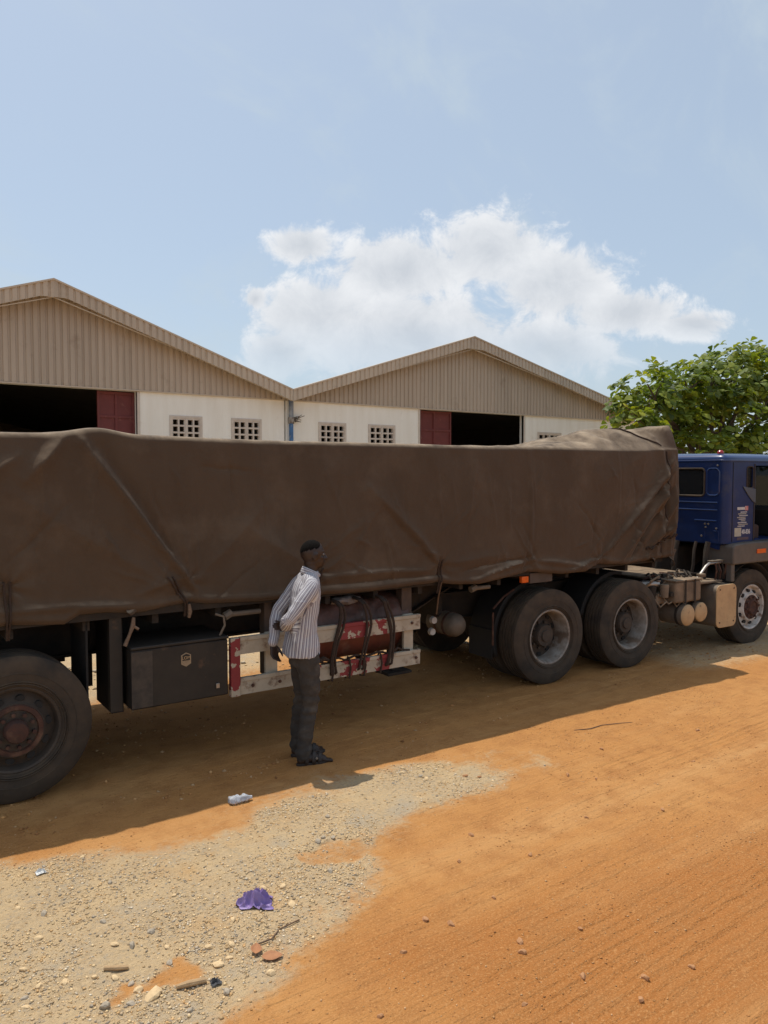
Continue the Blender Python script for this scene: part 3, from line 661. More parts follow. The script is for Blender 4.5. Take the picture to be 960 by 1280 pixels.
    if label: o['label'] = label
    return o
def tyre_only(parent, org, pos, w=.30, R_=.52):
    m = MB(); m.lathe(tyre_profile(R_, .295, w), (pos[0], pos[1], pos[2]), 'y', 48); m.lathe([(-w * .4, .295), (-.02, .25), (.02, .25), (w * .4, .295)], pos, 'y', 32); return m.build('inner_wheel', M_rubber, parent, org, angle=28)

# ------------------------------------------------------------------ semi trailer
def rot_root(name, base, ang, pivot):
    c, s = math.cos(ang), math.sin(ang); dx, dy = base[0] - pivot[0], base[1] - pivot[1]
    return empty(name, (pivot[0] + c * dx - s * dy, pivot[1] + s * dx + c * dy, 0), ang)

def guard_mat():
    m = mat('white_guard_paint', (.52, .46, .36), (.36, .30, .22), .7, 5, c3=(.17, .10, .065), c3scale=11, c3lo=.55, c3hi=.70, bump=.001)
    nt = m.node_tree; N = nt.nodes.new; L = nt.links.new; bs = nt.nodes['Principled BSDF']; src = bs.inputs['Base Color'].links[0].from_socket
    tc = N('ShaderNodeTexCoord'); sp = N('ShaderNodeSeparateXYZ'); L(tc.outputs['Object'], sp.inputs[0])
    nz = N('ShaderNodeTexNoise'); nz.inputs['Scale'].default_value = 9; nz.inputs['Detail'].default_value = 5; L(tc.outputs['Object'], nz.inputs['Vector'])
    def M(op, a, b, c=None):
        n = N('ShaderNodeMath'); n.operation = op
        for i, v in enumerate((a, b, c)):
            if v is None: continue
            if isinstance(v, (int, float)): n.inputs[i].default_value = v
            else: L(v, n.inputs[i])
        return n.outputs[0]
    xx = M('ADD', sp.outputs[0], M('MULTIPLY_ADD', nz.outputs[0], .34, -.17))
    tot = None
    for (c, hw) in ((-.66, .10), (-.20, .14), (.10, .06), (-1.355, .042)):      # worn red bands sprayed on the rails
        b = M('LESS_THAN', M('ABSOLUTE', M('SUBTRACT', xx if hw > .05 else sp.outputs[0], c), 0), hw); tot = b if tot is None else M('MAXIMUM', tot, b)
    n2 = N('ShaderNodeTexNoise'); n2.inputs['Scale'].default_value = 14; n2.inputs['Detail'].default_value = 8; L(tc.outputs['Object'], n2.inputs['Vector'])
    tot = M('MULTIPLY', tot, M('LESS_THAN', n2.outputs[0], .54))
    mx = N('ShaderNodeMix'); mx.data_type = 'RGBA'; L(tot, mx.inputs[0]); L(src, mx.inputs[6]); mx.inputs[7].default_value = (.25, .034, .036, 1); L(mx.outputs[2], bs.inputs['Base Color'])
    return m
M_guard = guard_mat()
M_drum = mat('oxide_drum', (.21, .058, .036), (.13, .040, .027), .6, 4, c3=(.20, .10, .07), c3scale=7, c3lo=.6, c3hi=.75, bump=.002)
M_wrap = mat('dark_plastic_wrap', (.125, .055, .038), (.055, .030, .022), .55, 9, bump=.012, bscale=9, c3=(.20, .15, .12), c3scale=9, c3lo=.66, c3hi=.76)

def build_trailer():
    base = (4.0, 7.07, 0); T = rot_root('semi_trailer', base, -.02, (0, 0)); T.location.x -= .117; org = base
    tag(T, 'flatbed semi trailer with dark wheels, black toolbox and white side guard rails', 'trailer')
    def part(name, m, mb, bevel=0, parent=T, **k): return mb.build(name, m, parent, org, bevel, **k)
    for y in (6.62, 7.52):
        mb = MB(); pr = [(-3.3, 1.30), (8.35, 1.30), (8.35, 1.12), (5.6, 1.12), (5.0, .86), (-3.3, .86)]
        mb.prism(pr, 'y', y - .008, y + .008); mb.prism([(-3.3, .86), (5.0, .86), (5.6, 1.12), (8.35, 1.12), (8.35, 1.10), (5.6, 1.10), (5.0, .84), (-3.3, .84)], 'y', y - .075, y + .075); mb.box(-3.3, 8.35, y - .075, y + .075, 1.301, 1.318)
        part('chassis_beam', M_chass, mb)
    x = -3.2
    while x < 8.3:
        mb = MB(); mb.box(x, x + .05, 5.93, 8.22, 1.16, 1.298); part('cross_member', M_chass, mb); x += .52
    mb = MB(); mb.box(-3.35, 8.38, 5.93, 8.24, 1.32, 1.36); part('deck', M_wood, mb)
    for y0 in (5.88, 8.245):
        mb = MB(); mb.box(-3.35, 8.38, y0, y0 + .045, 1.24, 1.38); part('side_rail', M_chass, mb)
    mb = MB(); mb.box(8.33, 8.38, 6.0, 8.1, 1.365, 2.5); part('headboard', M_chass, mb)
    # cargo carried under the canvas keeps the sun out
    mb = MB(); mb.box(-3.2, 8.2, 6.16, 8.1, 1.362, 2.42); part('stacked_load', M_wood, mb, .03)
    # wheels and axles
    for x in (1.0, -.32, -1.64):
        wheel_part(T, org, (x, 5.83 + .19, .525), 'trailer', -1, .385, .525, spin=x * 3, label='wheel with rusty hub and dusty dark rim' if x > 0 else None)
        wheel_part(T, org, (x, 8.31 - .19, .525), 'trailer', 1, .385, .525, spin=x * 2)
        mb = MB(); mb.tube([(x, 6.1, .525), (x, 8.05, .525)], .075, 12); part('axle', M_chass, mb)
        for y in (6.55, 7.6):
            mb = MB(); mb.box(x - .5, x + .5, y - .04, y + .04, .58, .66); mb.box(x - .08, x + .08, y - .06, y + .06, .60, .84); part('leaf_spring', M_chass, mb, .01)
    for x in (.3, 1.62):
        mb = MB(); mb.box(x - .05, x + .05, 6.45, 6.7, .60, .86); part('light_block_hanger', M_chass, mb); mb = MB(); mb.box(x - .05, x + .05, 7.45, 7.7, .60, .86); part('light_block_hanger', M_chass, mb)  # simple hanger boxes, added dark behind the wheels to block light
    mb = MB(); mb.box(1.50, 1.515, 5.93, 6.42, .62, 1.25); part('mudflap', M_dark, mb)
    # post and bracket beside the toolbox
    mb = MB(); mb.prism([(1.665, 5.90), (1.665, 5.96), (1.675, 5.96), (1.675, 5.91), (1.745, 5.91), (1.745, 5.96), (1.755, 5.96), (1.755, 5.90)], 'z', .52, 1.24); part('box_post', M_black, mb)
    mb = MB(); mb.box(1.70, 1.79, 6.0, 6.45, .48, 1.20); part('box_backplate', M_dark, mb)
    # toolbox
    mb = MB(); mb.box(1.80, 2.58, 5.815, 6.35, .53, .99); bx = part('toolbox', M_black, mb, .012)
    mb = MB(); mb.box(1.795, 2.585, 5.805, 6.36, .992, 1.015); part('lid', M_black, mb, .006, parent=bx)
    mb = MB(); mb.box(1.80, 1.96, 5.809, 5.813, .545, .975); part('worn_panel', mat('scuffed_box_paint', (.07, .055, .042), (.03, .026, .023), .75, 14), mb, parent=bx)
    mb = MB(); mb.prism([(2.185, .835), (2.185, .905), (2.225, .925), (2.265, .905), (2.265, .835), (2.225, .812)], 'y', 5.808, 5.8125); bd = part('badge', mat('tan_badge', (.36, .27, .17), (.26, .19, .12), .6, 40), mb, parent=bx, smooth=False)
    mb = MB(); mb.prism([(2.195, .862), (2.195, .902), (2.225, .915), (2.255, .902), (2.255, .862)], 'y', 5.8055, 5.8075); part('badge_field', M_black, mb, parent=bx, smooth=False)
    cu = bpy.data.curves.new('badge_letters', 'FONT'); cu.body = 'LOM'; cu.size = .034; cu.align_x = 'CENTER'; cu.extrude = .0005
    tmp = bpy.data.objects.new('t', cu); COL.objects.link(tmp); dg = bpy.context.evaluated_depsgraph_get(); me = bpy.data.meshes.new_from_object(tmp.evaluated_get(dg)); bpy.data.objects.remove(tmp)
    to = bpy.data.objects.new('badge_letters', me); COL.objects.link(to); me.materials.clear(); me.materials.append(M_tankend); to.parent = bx; to.rotation_euler = (R(90), 0, 0); to.location = (2.225 - org[0], 5.8045 - org[1], .872)
    mb = MB(); mb.box(2.47, 2.50, 5.80, 5.812, .60, .64); part('latch', M_steel, mb, .003, parent=bx)
    mb = MB(); mb.tube([(2.52, 5.84, 1.02), (2.56, 5.83, 1.10), (2.555, 5.84, 1.17), (2.50, 5.88, 1.19)], .010, 6); part('lid_hook', M_tank, mb, parent=bx)
    # side guard
    def chan(z0, z1, x0, x1):
        m = MB(); m.prism([(5.828, z0), (5.828, z1 - .035), (5.820, z1 - .030), (5.820, z1), (5.862, z1), (5.862, z1 - .006), (5.834, z1 - .006), (5.834, z0 + .006), (5.862, z0 + .006), (5.862, z0)], 'x', x0, x1); return m
    g = part('side_guard', M_guard, chan(.842, .985, 2.69, 4.55))
    part('guard_rail', M_guard, chan(.505, .645, 2.69, 4.55), parent=g)
    mb = MB(); mb.box(2.605, 2.686, 5.812, 5.865, .50, .985); part('guard_end_plate', M_guard, mb, .004, parent=g)
    for x in (2.94, 4.385):
        mb = MB(); mb.box(x, x + .11, 5.866, 5.90, .49, 1.24 if False else .99); part('guard_stile', M_guard, mb, .004, parent=g)
    mb = MB()
    for (x, z) in ((2.80, .57), (3.05, .565), (4.5, .57), (4.45, .91)): mb.tube([(x, 5.829, z), (x, 5.815, z)], .014, 6)
    part('bolt', M_rust, mb, parent=g)
    for x in (2.97, 4.42):
        mb = MB(); mb.box(x, x + .12, 5.95, 6.05, .60, 1.24); part('guard_bracket', mat('brown_bracket', (.10, .065, .045), (.06, .04, .03), .8, 7, bump=.001), mb, .006)
    # landing legs
    for y in (6.45, 7.65):
        mb = MB(); mb.box(4.60, 4.74, y - .07, y + .07, .62, 1.29); mb.box(4.62, 4.72, y - .05, y + .05, .30, .62); mb.box(4.52, 4.82, y - .13, y + .13, .27, .30); part('landing_leg', M_chass, mb, .006)
    mb = MB(); mb.tube([(4.67, 6.5, .95), (4.67, 7.6, .95)], .03, 8); part('leg_shaft', M_chass, mb)
    # air bottles and clutter below the beams
    mb = MB(); mb.lathe([(-.5, 0), (-.49, .08), (-.45, .12), (.45, .12), (.49, .08), (.5, 0)], (2.4, 7.0, .98), 'x', 20); part('air_bottle', M_chass, mb)
    mb = MB(); mb.box(2.9, 4.4, 6.75, 7.4, .80, 1.1); part('pallet_cradle', M_dark, mb)
    mb = MB(); mb.box(1.75, 4.6, 8.18, 8.22, .86, 1.22); part('far_guard', M_chass, mb)
    mb = MB(); mb.tube([(2.62, 5.93, 1.165), (2.92, 5.93, 1.165)], .022, 8); mb.tube([(2.60, 5.93, 1.15), (2.66, 5.93, 1.18)], .036, 8); part('ratchet', M_tank, mb)
    mb = MB(); mb.tube([(5.3, 5.95, 1.15), (5.55, 5.95, 1.15)], .022, 8); mb.tube([(5.29, 5.95, 1.14), (5.36, 5.95, 1.16)], .036, 8); part('ratchet', M_tank, mb)
    mb = MB(); mb.box(5.93, 6.03, 5.855, 5.90, 1.165, 1.235); part('marker_lamp', M_orange, mb, .008)
    mb = MB(); mb.box(6.06, 6.40, 5.865, 5.90, 1.15, 1.26); part('lamp_board', mat('grey_brown_board', (.10, .075, .06), None, .8, 8), mb, .004)
    mb = MB(); mb.lathe([(-.035, 0), (-.03, .40), (.03, .42), (.035, 0)], (7.1, 7.05, 1.06), 'z', 28); part('skid_plate', M_chass, mb)
    return T
build_trailer()

def build_drum():
    base = (4.0, 7.07, 0); D = rot_root('drum', (4.0, 6.22, 0), -.02, (0, 0)); org = (4.0, 6.22, .58); D.location.z = .58; D.location.x -= .117
    tag(D, 'rusty red steel drum lying on its side behind the white guard rails', 'drum')
    c = (3.98, 6.22, .875); r = .285
    prof = [(-.58, 0), (-.58, r - .02), (-.595, r - .01), (-.585, r)]
    for k in (-.2, .2): prof += [(k - .03, r), (k - .012, r + .012), (k + .012, r + .012), (k + .03, r)]
    prof += [(.53, r), (.58, r - .04), (.59, r - .07), (.575, r - .075), (.575, 0)]
    mb = MB(); mb.lathe(prof, c, 'x', 40); mb.build('drum_shell', M_drum, D, org)
    # plastic wrapped round the top half
    A, Xg = np.meshgrid(np.linspace(R(15), R(178), 40), np.linspace(3.44, 4.50, 60), indexing='xy')
    rr = r + .020 + .022 * fbm(Xg * 7, A * 4, 4, 90) + .012 * np.abs(np.sin(Xg * 19 + 2 * vn(Xg * 4, A * 3, 91)))
    mb = MB(); mb.grid(Xg, c[1] - rr * np.cos(A), c[2] + rr * np.sin(A)); o = mb.build('plastic_wrap', M_wrap, D, org, angle=60); s = o.modifiers.new('thickness', 'SOLIDIFY'); s.thickness = .003
    for i, x in enumerate((3.60, 3.86, 4.13)):                     # lashings round drum and rails
        m = MB(); pts = []
        for a in np.linspace(0, 2 * math.pi, 26):
            yy = -(r + .03) * math.cos(a); zz = (r + .035) * math.sin(a)
            if zz < 0: yy = min(yy, .2); zz *= 1.16
            if yy < -.05: yy = -.30 - .115 * min(1, (-yy - .05) / .12)
            pts.append((x + .05 * math.sin(a + i) + .02 * math.sin(3 * a + i), c[1] + yy, c[2] + zz))
        m.tube(pts, .017 - .006 * (i % 2), 6); m.build('lashing_rope', M_rope, D, org)
        m = MB(); m.tube([(p[0] + .035 + .01 * math.sin(q), p[1] - .004, p[2]) for q, p in enumerate(pts)], .011, 6); m.build('lashing_rope', M_rope, D, org)
    for x in (3.38, 3.56, 3.74, 3.9, 4.08):
        m = MB(); m.tube([(x, 5.81, .66), (x + .01, 5.805, .58), (x, 5.815, .49), (x - .01, 5.87, .48), (x, 5.88, .58), (x + .02, 5.87, .67), (x, 5.81, .66)], .009, 6); m.build('lashing_rope', M_rope, D, org)
    m = MB(); m.tube([(3.35 + .06 * q, 5.85 + .02 * math.sin(q * 2), .665 + .018 * math.sin(q * 1.7)) for q in range(19)], .010, 6); m.build('lashing_rope', M_rope, D, org)
    m = MB(); m.tube([(3.30, 5.83, .67), (3.36, 5.82, .69), (3.42, 5.83, .675), (3.48, 5.82, .70), (3.55, 5.83, .67)], [.012, .024, .018, .024, .012], 7); m.build('knot', M_rope, D, org)
    return D
build_drum()
def wrapped_bundle():
    B = MB(); U, V = np.meshgrid(np.linspace(0, 2 * math.pi, 28), np.linspace(0, 1, 24), indexing='xy')
    rr = .075 * np.sin(np.pi * np.clip(V, .04, .96)) ** .35 * (1 + .5 * fbm(U * 1.2, V * 5, 3, 95))
    B.grid(3.66 + V * .32, 6.02 + rr * np.cos(U), 1.16 + .6 * rr * np.sin(U))
    o = B.build('rolled_sheet', mat('pale_plastic_roll', (.30, .26, .24), (.18, .15, .14), .6, 8, bump=.003), None, (3.8, 6.02, 1.12)); o.location = (3.8, 5.945, 1.12)
    tag(o, 'pale rolled plastic sheet tucked above the lashed drum under the tarpaulin hem', 'plastic sheet')
wrapped_bundle()

# ------------------------------------------------------------------ tractor unit
def rounded_rect(x0, x1, z0, z1, r, n=6):
    pts = []
    for (cx, cz, a0) in ((x1 - r, z1 - r, 0), (x0 + r, z1 - r, 90), (x0 + r, z0 + r, 180), (x1 - r, z0 + r, 270)):
        for k in range(n + 1): a = R(a0 + 90 * k / n); pts.append((cx + r * math.cos(a), cz + r * math.sin(a)))
    return pts
def text_mesh(name, body, size, m, parent, loc, rot, sx=1.0, ex=.001, bold=False):
    cu = bpy.data.curves.new(name, 'FONT'); cu.body = body; cu.size = size; cu.extrude = ex; cu.offset = size * .03 if bold else 0
    tmp = bpy.data.objects.new('t', cu); COL.objects.link(tmp); dg = bpy.context.evaluated_depsgraph_get(); me = bpy.data.meshes.new_from_object(tmp.evaluated_get(dg)); bpy.data.objects.remove(tmp)
    o = bpy.data.objects.new(name, me); COL.objects.link(o); me.materials.clear(); me.materials.append(m); o.parent = parent; o.location = loc; o.rotation_euler = rot; o.scale = (sx, 1, 1); return o

def build_tractor():
    base = (8.2, 6.97, 0); T = rot_root('tractor_unit', base, -.05, (7.0, 6.97)); T.location.x += .05; org = base
    tag(T, 'blue truck tractor unit with dusty tanks coupled to the tarpaulined trailer', 'truck')
    def part(name, m, mb, bevel=0, parent=T, **k): return mb.build(name, m, parent, org, bevel, **k)
    # drive wheels (twin) and steering wheels
    for i, x in enumerate((6.42, 7.76)):
        wheel_part(T, org, (x, 5.72 + .15, .525), 'deep', -1, .31, .53, spin=i * .9 + .3, label='twin drive wheel with deep worn grey rim'); tyre_only(T, org, (x, 5.72 + .50, .525), .30, .53)
        wheel_part(T, org, (x, 8.22 - .15, .525), 'deep', 1, .31, .53, spin=i); tyre_only(T, org, (x, 8.22 - .50, .525), .30, .53)
        mb = MB(); mb.tube([(x, 6.3, .525), (x, 7.7, .525)], .11, 14); mb.ellipsoid((x, 6.97, .525), (.22, .25, .24), 16, 10); part('axle', M_chass, mb)
        for y in (6.19, 7.75):
            mb = MB(); a0, a1 = (R(72), R(200)) if i == 0 else (R(78), R(168))
            A, W = np.meshgrid(np.linspace(a0, a1, 26), np.array([-.20, -.19, .19, .20]), indexing='ij'); rr = .60 - .03 * (np.abs(W) > .195)
            mb.grid(x + rr * np.cos(A), y + W, .525 + rr * np.sin(A)); o = part('mudguard', M_dark, mb, angle=50); so = o.modifiers.new('thickness', 'SOLIDIFY'); so.thickness = .012
    for y in (6.0, 7.55):
        mb = MB(); mb.box(5.80, 5.815, y, y + .39, .30, .62); part('mudflap', M_dark, mb)
    mb = MB(); mb.tube([(5.80, 5.98, .82), (5.79, 5.97, .60), (5.80, 5.98, .46)], .012, 6); mb.tube([(5.80, 5.98, .86), (5.95, 5.98, .98), (6.1, 5.98, 1.05)], .012, 6); part('mudguard_stay', M_rust, mb)
    for y in (6.52, 7.42):
        mb = MB(); mb.prism([(y - .004, .70), (y - .004, .98), (y + .004, .98), (y + .004, .70)], 'x', 5.35, 11.4); mb.box(5.35, 11.4, y - .05, y + .05, .981, .99); mb.box(5.35, 11.4, y - .05, y + .05, .69, .699); part('frame_rail', M_chass, mb)
    mb = MB(); mb.box(5.30, 5.345, 6.3, 7.64, .66, 1.0); part('rear_crossmember', M_chass, mb)
    # rear air tank with domed near end
    mb = MB(); mb.lathe([(-.26, 0), (-.255, .05), (-.225, .10), (-.18, .125), (.2, .125), (.24, .09), (.25, 0)], (5.40, 6.30, .70), 'y', 24); at = part('air_tank', M_tank, mb)
    for dy in (-.10, .04):
        mb = MB(); mb.lathe([(dy - .015, .127), (dy - .015, .133), (dy + .015, .133), (dy + .015, .127)], (5.40, 6.30, .70), 'y', 24); part('tank_strap', M_rust, mb, parent=at)
    for (x, z) in ((5.12, .78), (5.10, .66)):
        mb = MB(); mb.lathe([(-.02, 0), (-.02, .035), (.02, .04), (.02, 0)], (x, 6.15, z), 'y', 16); part('tail_lamp', M_rimwhite, mb)
    # fifth wheel coupling
    mb = MB(); mb.box(6.75, 7.5, 6.55, 7.4, .99, 1.03); part('fifth_wheel', M_chass, mb, .02)
    mb = MB(); mb.box(6.75, 7.5, 6.6, 7.34, .92, .985); part('coupling_mount', M_chass, mb)
    # catwalk deck and dusty equipment between axles and cab
    mb = MB()
    for k in range(7): mb.box(8.32 + k * .13, 8.43 + k * .13, 6.0, 7.7, 1.0, 1.02)
    part('catwalk', M_dusty, mb, .004)
    mb = MB(); mb.tube([(8.08, 5.93, .93), (8.15, 5.90, .955), (8.36, 5.82, .955)], .045, 12); part('silver_duct', M_steel, mb)
    mb = MB(); mb.box(8.50, 9.02, 5.66, 6.12, .71, .975); bb = part('battery_box', M_dusty, mb, .03, seg=3)
    mb = MB(); mb.box(8.485, 9.035, 5.645, 6.14, .978, 1.0); part('battery_lid', M_dusty, mb, .008, parent=bb)
    for x in (8.66, 8.85):
        mb = MB(); mb.box(x, x + .025, 5.638, 5.644, .70, 1.0); part('box_strap', M_chass, mb, parent=bb)
    mb = MB(); mb.lathe([(-.09, .03), (-.085, .05), (.06, .058), (.075, .05), (.075, 0)], (8.38, 5.74, .88), 'z', 16); part('filter_canister', M_dusty, mb)
    mb = MB(); mb.lathe([(-.09, .03), (-.085, .05), (.06, .058), (.075, .05), (.075, 0)], (8.27, 5.84, .86), 'z', 16); part('filter_canister', M_chass, mb)
    for j in range(9):
        m = MB(); x = 8.15 + j * .10; m.tube([(x, 5.85 + .05 * math.sin(j), .93), (x + .07, 5.80, .99 + .03 * math.sin(j * 2)), (x + .2, 5.95, 1.04 + .03 * math.cos(j)), (x + .32, 6.1 + .05 * math.sin(j * 3), 1.02)], .013, 6); part('air_hose', M_chass if j % 3 else M_dusty, m)
    for j in range(5):
        m = MB(); x = 8.2 + j * .16; m.tube([(x, 5.78, .82), (x + .08, 5.72, .68 + .03 * math.sin(j * 2)), (x + .2, 5.72, .74)], .011, 6); part('air_hose', M_dusty, m)
    rg = random.Random(3)
    for j in range(16):
        x, y = rg.uniform(8.1, 9.1), rg.uniform(5.66, 6.0); z = rg.choice((1.005, 1.005, .80)); w = rg.uniform(.02, .07)
        if z < .9: x = rg.uniform(8.1, 8.46)
        m = MB(); m.box(x, x + w * 1.5, y, y + w, z, z + rg.uniform(.015, .05)); o = part('fitting', rg.choice((M_dusty, M_chass, M_tank)), m, .006)
    for j in range(8):
        m = MB(); x = 8.12 + j * .12; z = .99 + rg.uniform(0, .03); m.tube([(x, 5.70 + rg.uniform(0, .3), z), (x + .12, 5.70 + rg.uniform(0, .4), z + rg.uniform(0, .07)), (x + .25, 5.75 + rg.uniform(0, .4), z + rg.uniform(0, .05)), (x + .34, 5.9, z)], rg.uniform(.007, .014), 6); part('cable', rg.choice((M_chass, M_dusty, M_rust)), m)
    mb = MB(); mb.box(8.1, 8.45, 5.9, 6.3, .66, .93); part('valve_block', M_chass, mb, .02)
    mb = MB(); mb.box(8.28, 8.46, 5.78, 5.88, .70, .82); part('valve_block', M_dusty, mb, .02)
    for i, (x, rr) in enumerate(((8.74, .135), (9.01, .125))):
        mb = MB(); mb.lathe([(-.03, 0), (-.028, rr * .6), (-.012, rr * .92), (.01, rr), (.78, rr), (.82, 0)], (x, 5.66, .545 if i == 0 else .56), 'y', 28); t = part('air_tank', M_tank, mb)
        mb = MB(); mb.lathe([(-.034, 0), (-.032, rr * .6), (-.016, rr * .93), (-.002, rr * 1.005)], (x, 5.66, .545 if i == 0 else .56), 'y', 28); part('tank_end', M_tankend, mb, parent=t)
        for dy in (.06, .34): 
            mb = MB(); mb.lathe([(dy, rr + .001), (dy, rr + .012), (dy + .03, rr + .012), (dy + .03, rr + .001)], (x, 5.66, .545 if i == 0 else .56), 'y', 28); part('tank_strap', M_steel if dy > .1 else M_chass, mb, parent=t)
    pr = rounded_rect(9.24, 9.66, .335, .885, .085)
    mb = MB(); mb.prism(pr, 'y', 5.602, 6.40); ft = part('fuel_tank', M_tank, mb)
    mb = MB(); mb.prism(rounded_rect(9.235, 9.665, .33, .89, .085), 'y', 5.585, 5.60); part('tank_end', M_tankend, mb, .006, parent=ft)
    mb = MB()
    for (a, b) in ((9.30, .40), (9.60, .40), (9.30, .83), (9.60, .83)): mb.tube([(a, 5.586, b), (a, 5.578, b)], .010, 6)
    part('bolt', M_rust, mb, parent=ft)
    mb = MB(); mb.box(9.0, 9.52, 5.70, 6.2, .905, .93); part('step_plate', M_dusty, mb, .006)
    mb = MB(); mb.tube([(9.05, 5.78, .95), (9.13, 5.77, 1.01), (9.24, 5.76, 1.12), (9.31, 5.76, 1.155), (9.75, 5.76, 1.16)], .018, 8); part('mudguard_tube', M_steel, mb)
    mb = MB(); mb.box(9.33, 9.72, 5.73, 5.80, 1.175, 1.19); part('mudguard_top', M_tank, mb, .004)
    # gearbox, engine, hoses behind cab
    mb = MB(); mb.box(9.2, 10.9, 6.45, 7.5, .62, 1.32); part('engine', M_chass, mb, .06)
    mb = MB(); mb.lathe([(-.3, 0), (-.3, .16), (.4, .22), (.42, 0)], (8.9, 6.97, .82), 'x', 20); part('gearbox', M_chass, mb)
    for (x, y, r_) in ((9.22, 6.25, .03), (9.30, 6.02, .02), (9.36, 5.88, .035), (9.2, 6.5, .03)):
        mb = MB(); mb.tube([(x, y, .92), (x + .02, y - .02, 1.12), (x + .06, y, 1.30), (x + .1, y, 1.42)], r_, 10); part('engine_hose', M_chass, mb)
    mb = MB(); mb.lathe([(-.28, 0), (-.28, .07), (.28, .07), (.28, 0)], (9.12, 7.3, 1.6), 'z', 16); part('exhaust_stack', M_rust, mb)
    for j in range(6):
        m = MB(); x = 9.42 + .05 * j; m.tube([(x, 5.74 + .03 * math.sin(j), 1.15), (x + .02 * math.sin(j * 3), 5.72, 1.05), (x + .03, 5.76, .93)], .012, 6); part('cable', M_chass if j % 2 else M_rust, m)
    mb = MB(); mb.box(9.62, 9.70, 5.64, 5.72, .9, 1.18); part('mudguard_bracket', M_fender, mb, .01)
    # steering wheels
    wheel_part(T, org, (10.18, 5.68 + .155, .51), 'front', -1, .31, .515, spin=.2, label='steering wheel of the axle with worn white rim and rusty hub')
    wheel_part(T, org, (10.18, 8.26 - .155, .51), 'front', 1, .31, .515)
    mb = MB(); mb.tube([(10.18, 6.0, .51), (10.18, 7.9, .51)], .06, 10); part('axle', M_chass, mb)
    # inner wheel arches
    for y0, y1 in ((5.72, 6.35), (7.6, 8.2)):
        A, W = np.meshgrid(np.linspace(R(10), R(170), 20), np.array([y0, y1]), indexing='ij'); mb = MB(); mb.grid(10.18 + .60 * np.cos(A), W, .51 + .60 * np.sin(A)); o = part('wheel_arch', M_dark, mb); so = o.modifiers.new('thickness', 'SOLIDIFY'); so.thickness = .01
    # outer grey fender with rounded rear shoulder
    for y0, y1 in ((5.60, 5.98), (7.96, 8.34)):
        pr = [(9.60, 1.13), (9.60, 1.34)] + [(9.66 - .06 * math.cos(a), 1.34 + .06 * math.sin(a)) for a in np.linspace(.3, math.pi / 2, 5)] + [(9.9, 1.415), (11.15, 1.415), (11.25, 1.3), (11.2, .9), (10.85, .82), (10.78, 1.05), (10.60, 1.13)]
        mb = MB(); mb.prism(pr, 'y', y0, y1); fo = part('fender', M_fender, mb, .022, seg=3)
        mb = MB(); mb.box(10.12, 10.33, y0 - .012 if y0 < 7 else y1, y0 if y0 < 7 else y1 + .012, 1.255, 1.315); part('side_marker_lamp', M_orange, mb, .005, parent=fo)
    # ---------------- cab
    X0, X1, Y0, Y1, ZB, ZR = 9.56, 11.42, 5.70, 8.24, 1.40, 2.50
    th = .045
    cab = MB(); wall = lambda m, *a: wall_with_holes(m, *a)
    # rear wall (in the y-z plane) with window opening
    m = MB(); tmp = MB(); wall_with_holes(tmp, Y0 + .10, Y1 - .10, ZB, ZR, 0, th, [(6.03, 6.62, 2.04, 2.39), (7.32, 7.91, 2.04, 2.39)])
    m.v = [(X0 + p[1], p[0], p[2]) for p in tmp.v]; m.f = [f[::-1] for f in tmp.f]
    # side walls
    m.box(X0 + .10, X0 + .62, Y1 - th, Y1, ZB, ZR)
    wall_with_holes(m, X0 + .10, X0 + .80, ZB, ZR, Y0, Y0 + th, [(X0 + .46, X0 + .60, 2.14, 2.42), (X0 + .66, X0 + .80, ZB - .1, ZR - .06)])
    m.box(X0 + .80, X1 - .12, Y0, Y0 + th, ZR - .06, ZR); m.box(X1 - .12, X1 - .02, Y0, Y0 + th, ZB - .2, ZR)
    # far side: door with window opening
    wall_with_holes(m, X0 + .62, X1 - .02, ZB - .2, ZR, Y1 - th, Y1, [(X0 + .78, X1 - .14, 1.86, ZR - .08)])
    # front: windscreen opening
    tmp = MB(); wall_with_holes(tmp, Y0 + .1, Y1 - .1, ZB - .35, ZR, 0, th, [(Y0 + .16, Y1 - .16, 1.85, ZR - .07)]); o_ = len(m.v)
    m.v += [(X1 - th + p[1], p[0], p[2]) for p in tmp.v]; m.f += [tuple(i + o_ for i in f) for f in tmp.f]
    # rounded corner posts
    for (cx, cy, a0) in ((X0 + .10, Y0 + .10, 180), (X0 + .10, Y1 - .10, 90), (X1 - .10, Y0 + .10, 270), (X1 - .10, Y1 - .10, 0)):
        pts = [(cx + .10 * math.cos(R(a0 + k * 15)), cy + .10 * math.sin(R(a0 + k * 15))) for k in range(7)]; pts += [(cx + .055 * math.cos(R(a0 + 90 - k * 15)), cy + .055 * math.sin(R(a0 + 90 - k * 15))) for k in range(7)]
        m.prism(pts, 'z', ZB, ZR)
    m.box(X0 + .06, X1 - .06, Y0 + .06, Y1 - .06, ZB - .02, ZB + .03)
    body = part('cab_body', M_blue, m, smooth=True)
    # domed roof with a gutter lip
    U, V = np.meshgrid(np.linspace(-1, 1, 40), np.linspace(-1, 1, 40), indexing='ij'); q = .22
    def sq(a): return np.sign(a) * np.abs(a) ** 1.0
    rim_ = 1 - np.clip((np.abs(U) ** 12 + np.abs(V) ** 12), 0, 1) ** .5
    ed = np.maximum(np.abs(U), np.abs(V)); Zr = ZR + .012 + .085 * (1 - ed ** 14) ** .5 + .03 * (1 - U ** 2) * (1 - V ** 2)
    k = 1 - .035 * np.minimum(np.abs(U), np.abs(V)) ** 8
    XX = (X0 + X1) / 2 + (X1 - X0) / 2 * U * k * 1.005; YY = (Y0 + Y1) / 2 + (Y1 - Y0) / 2 * V * k * 1.004
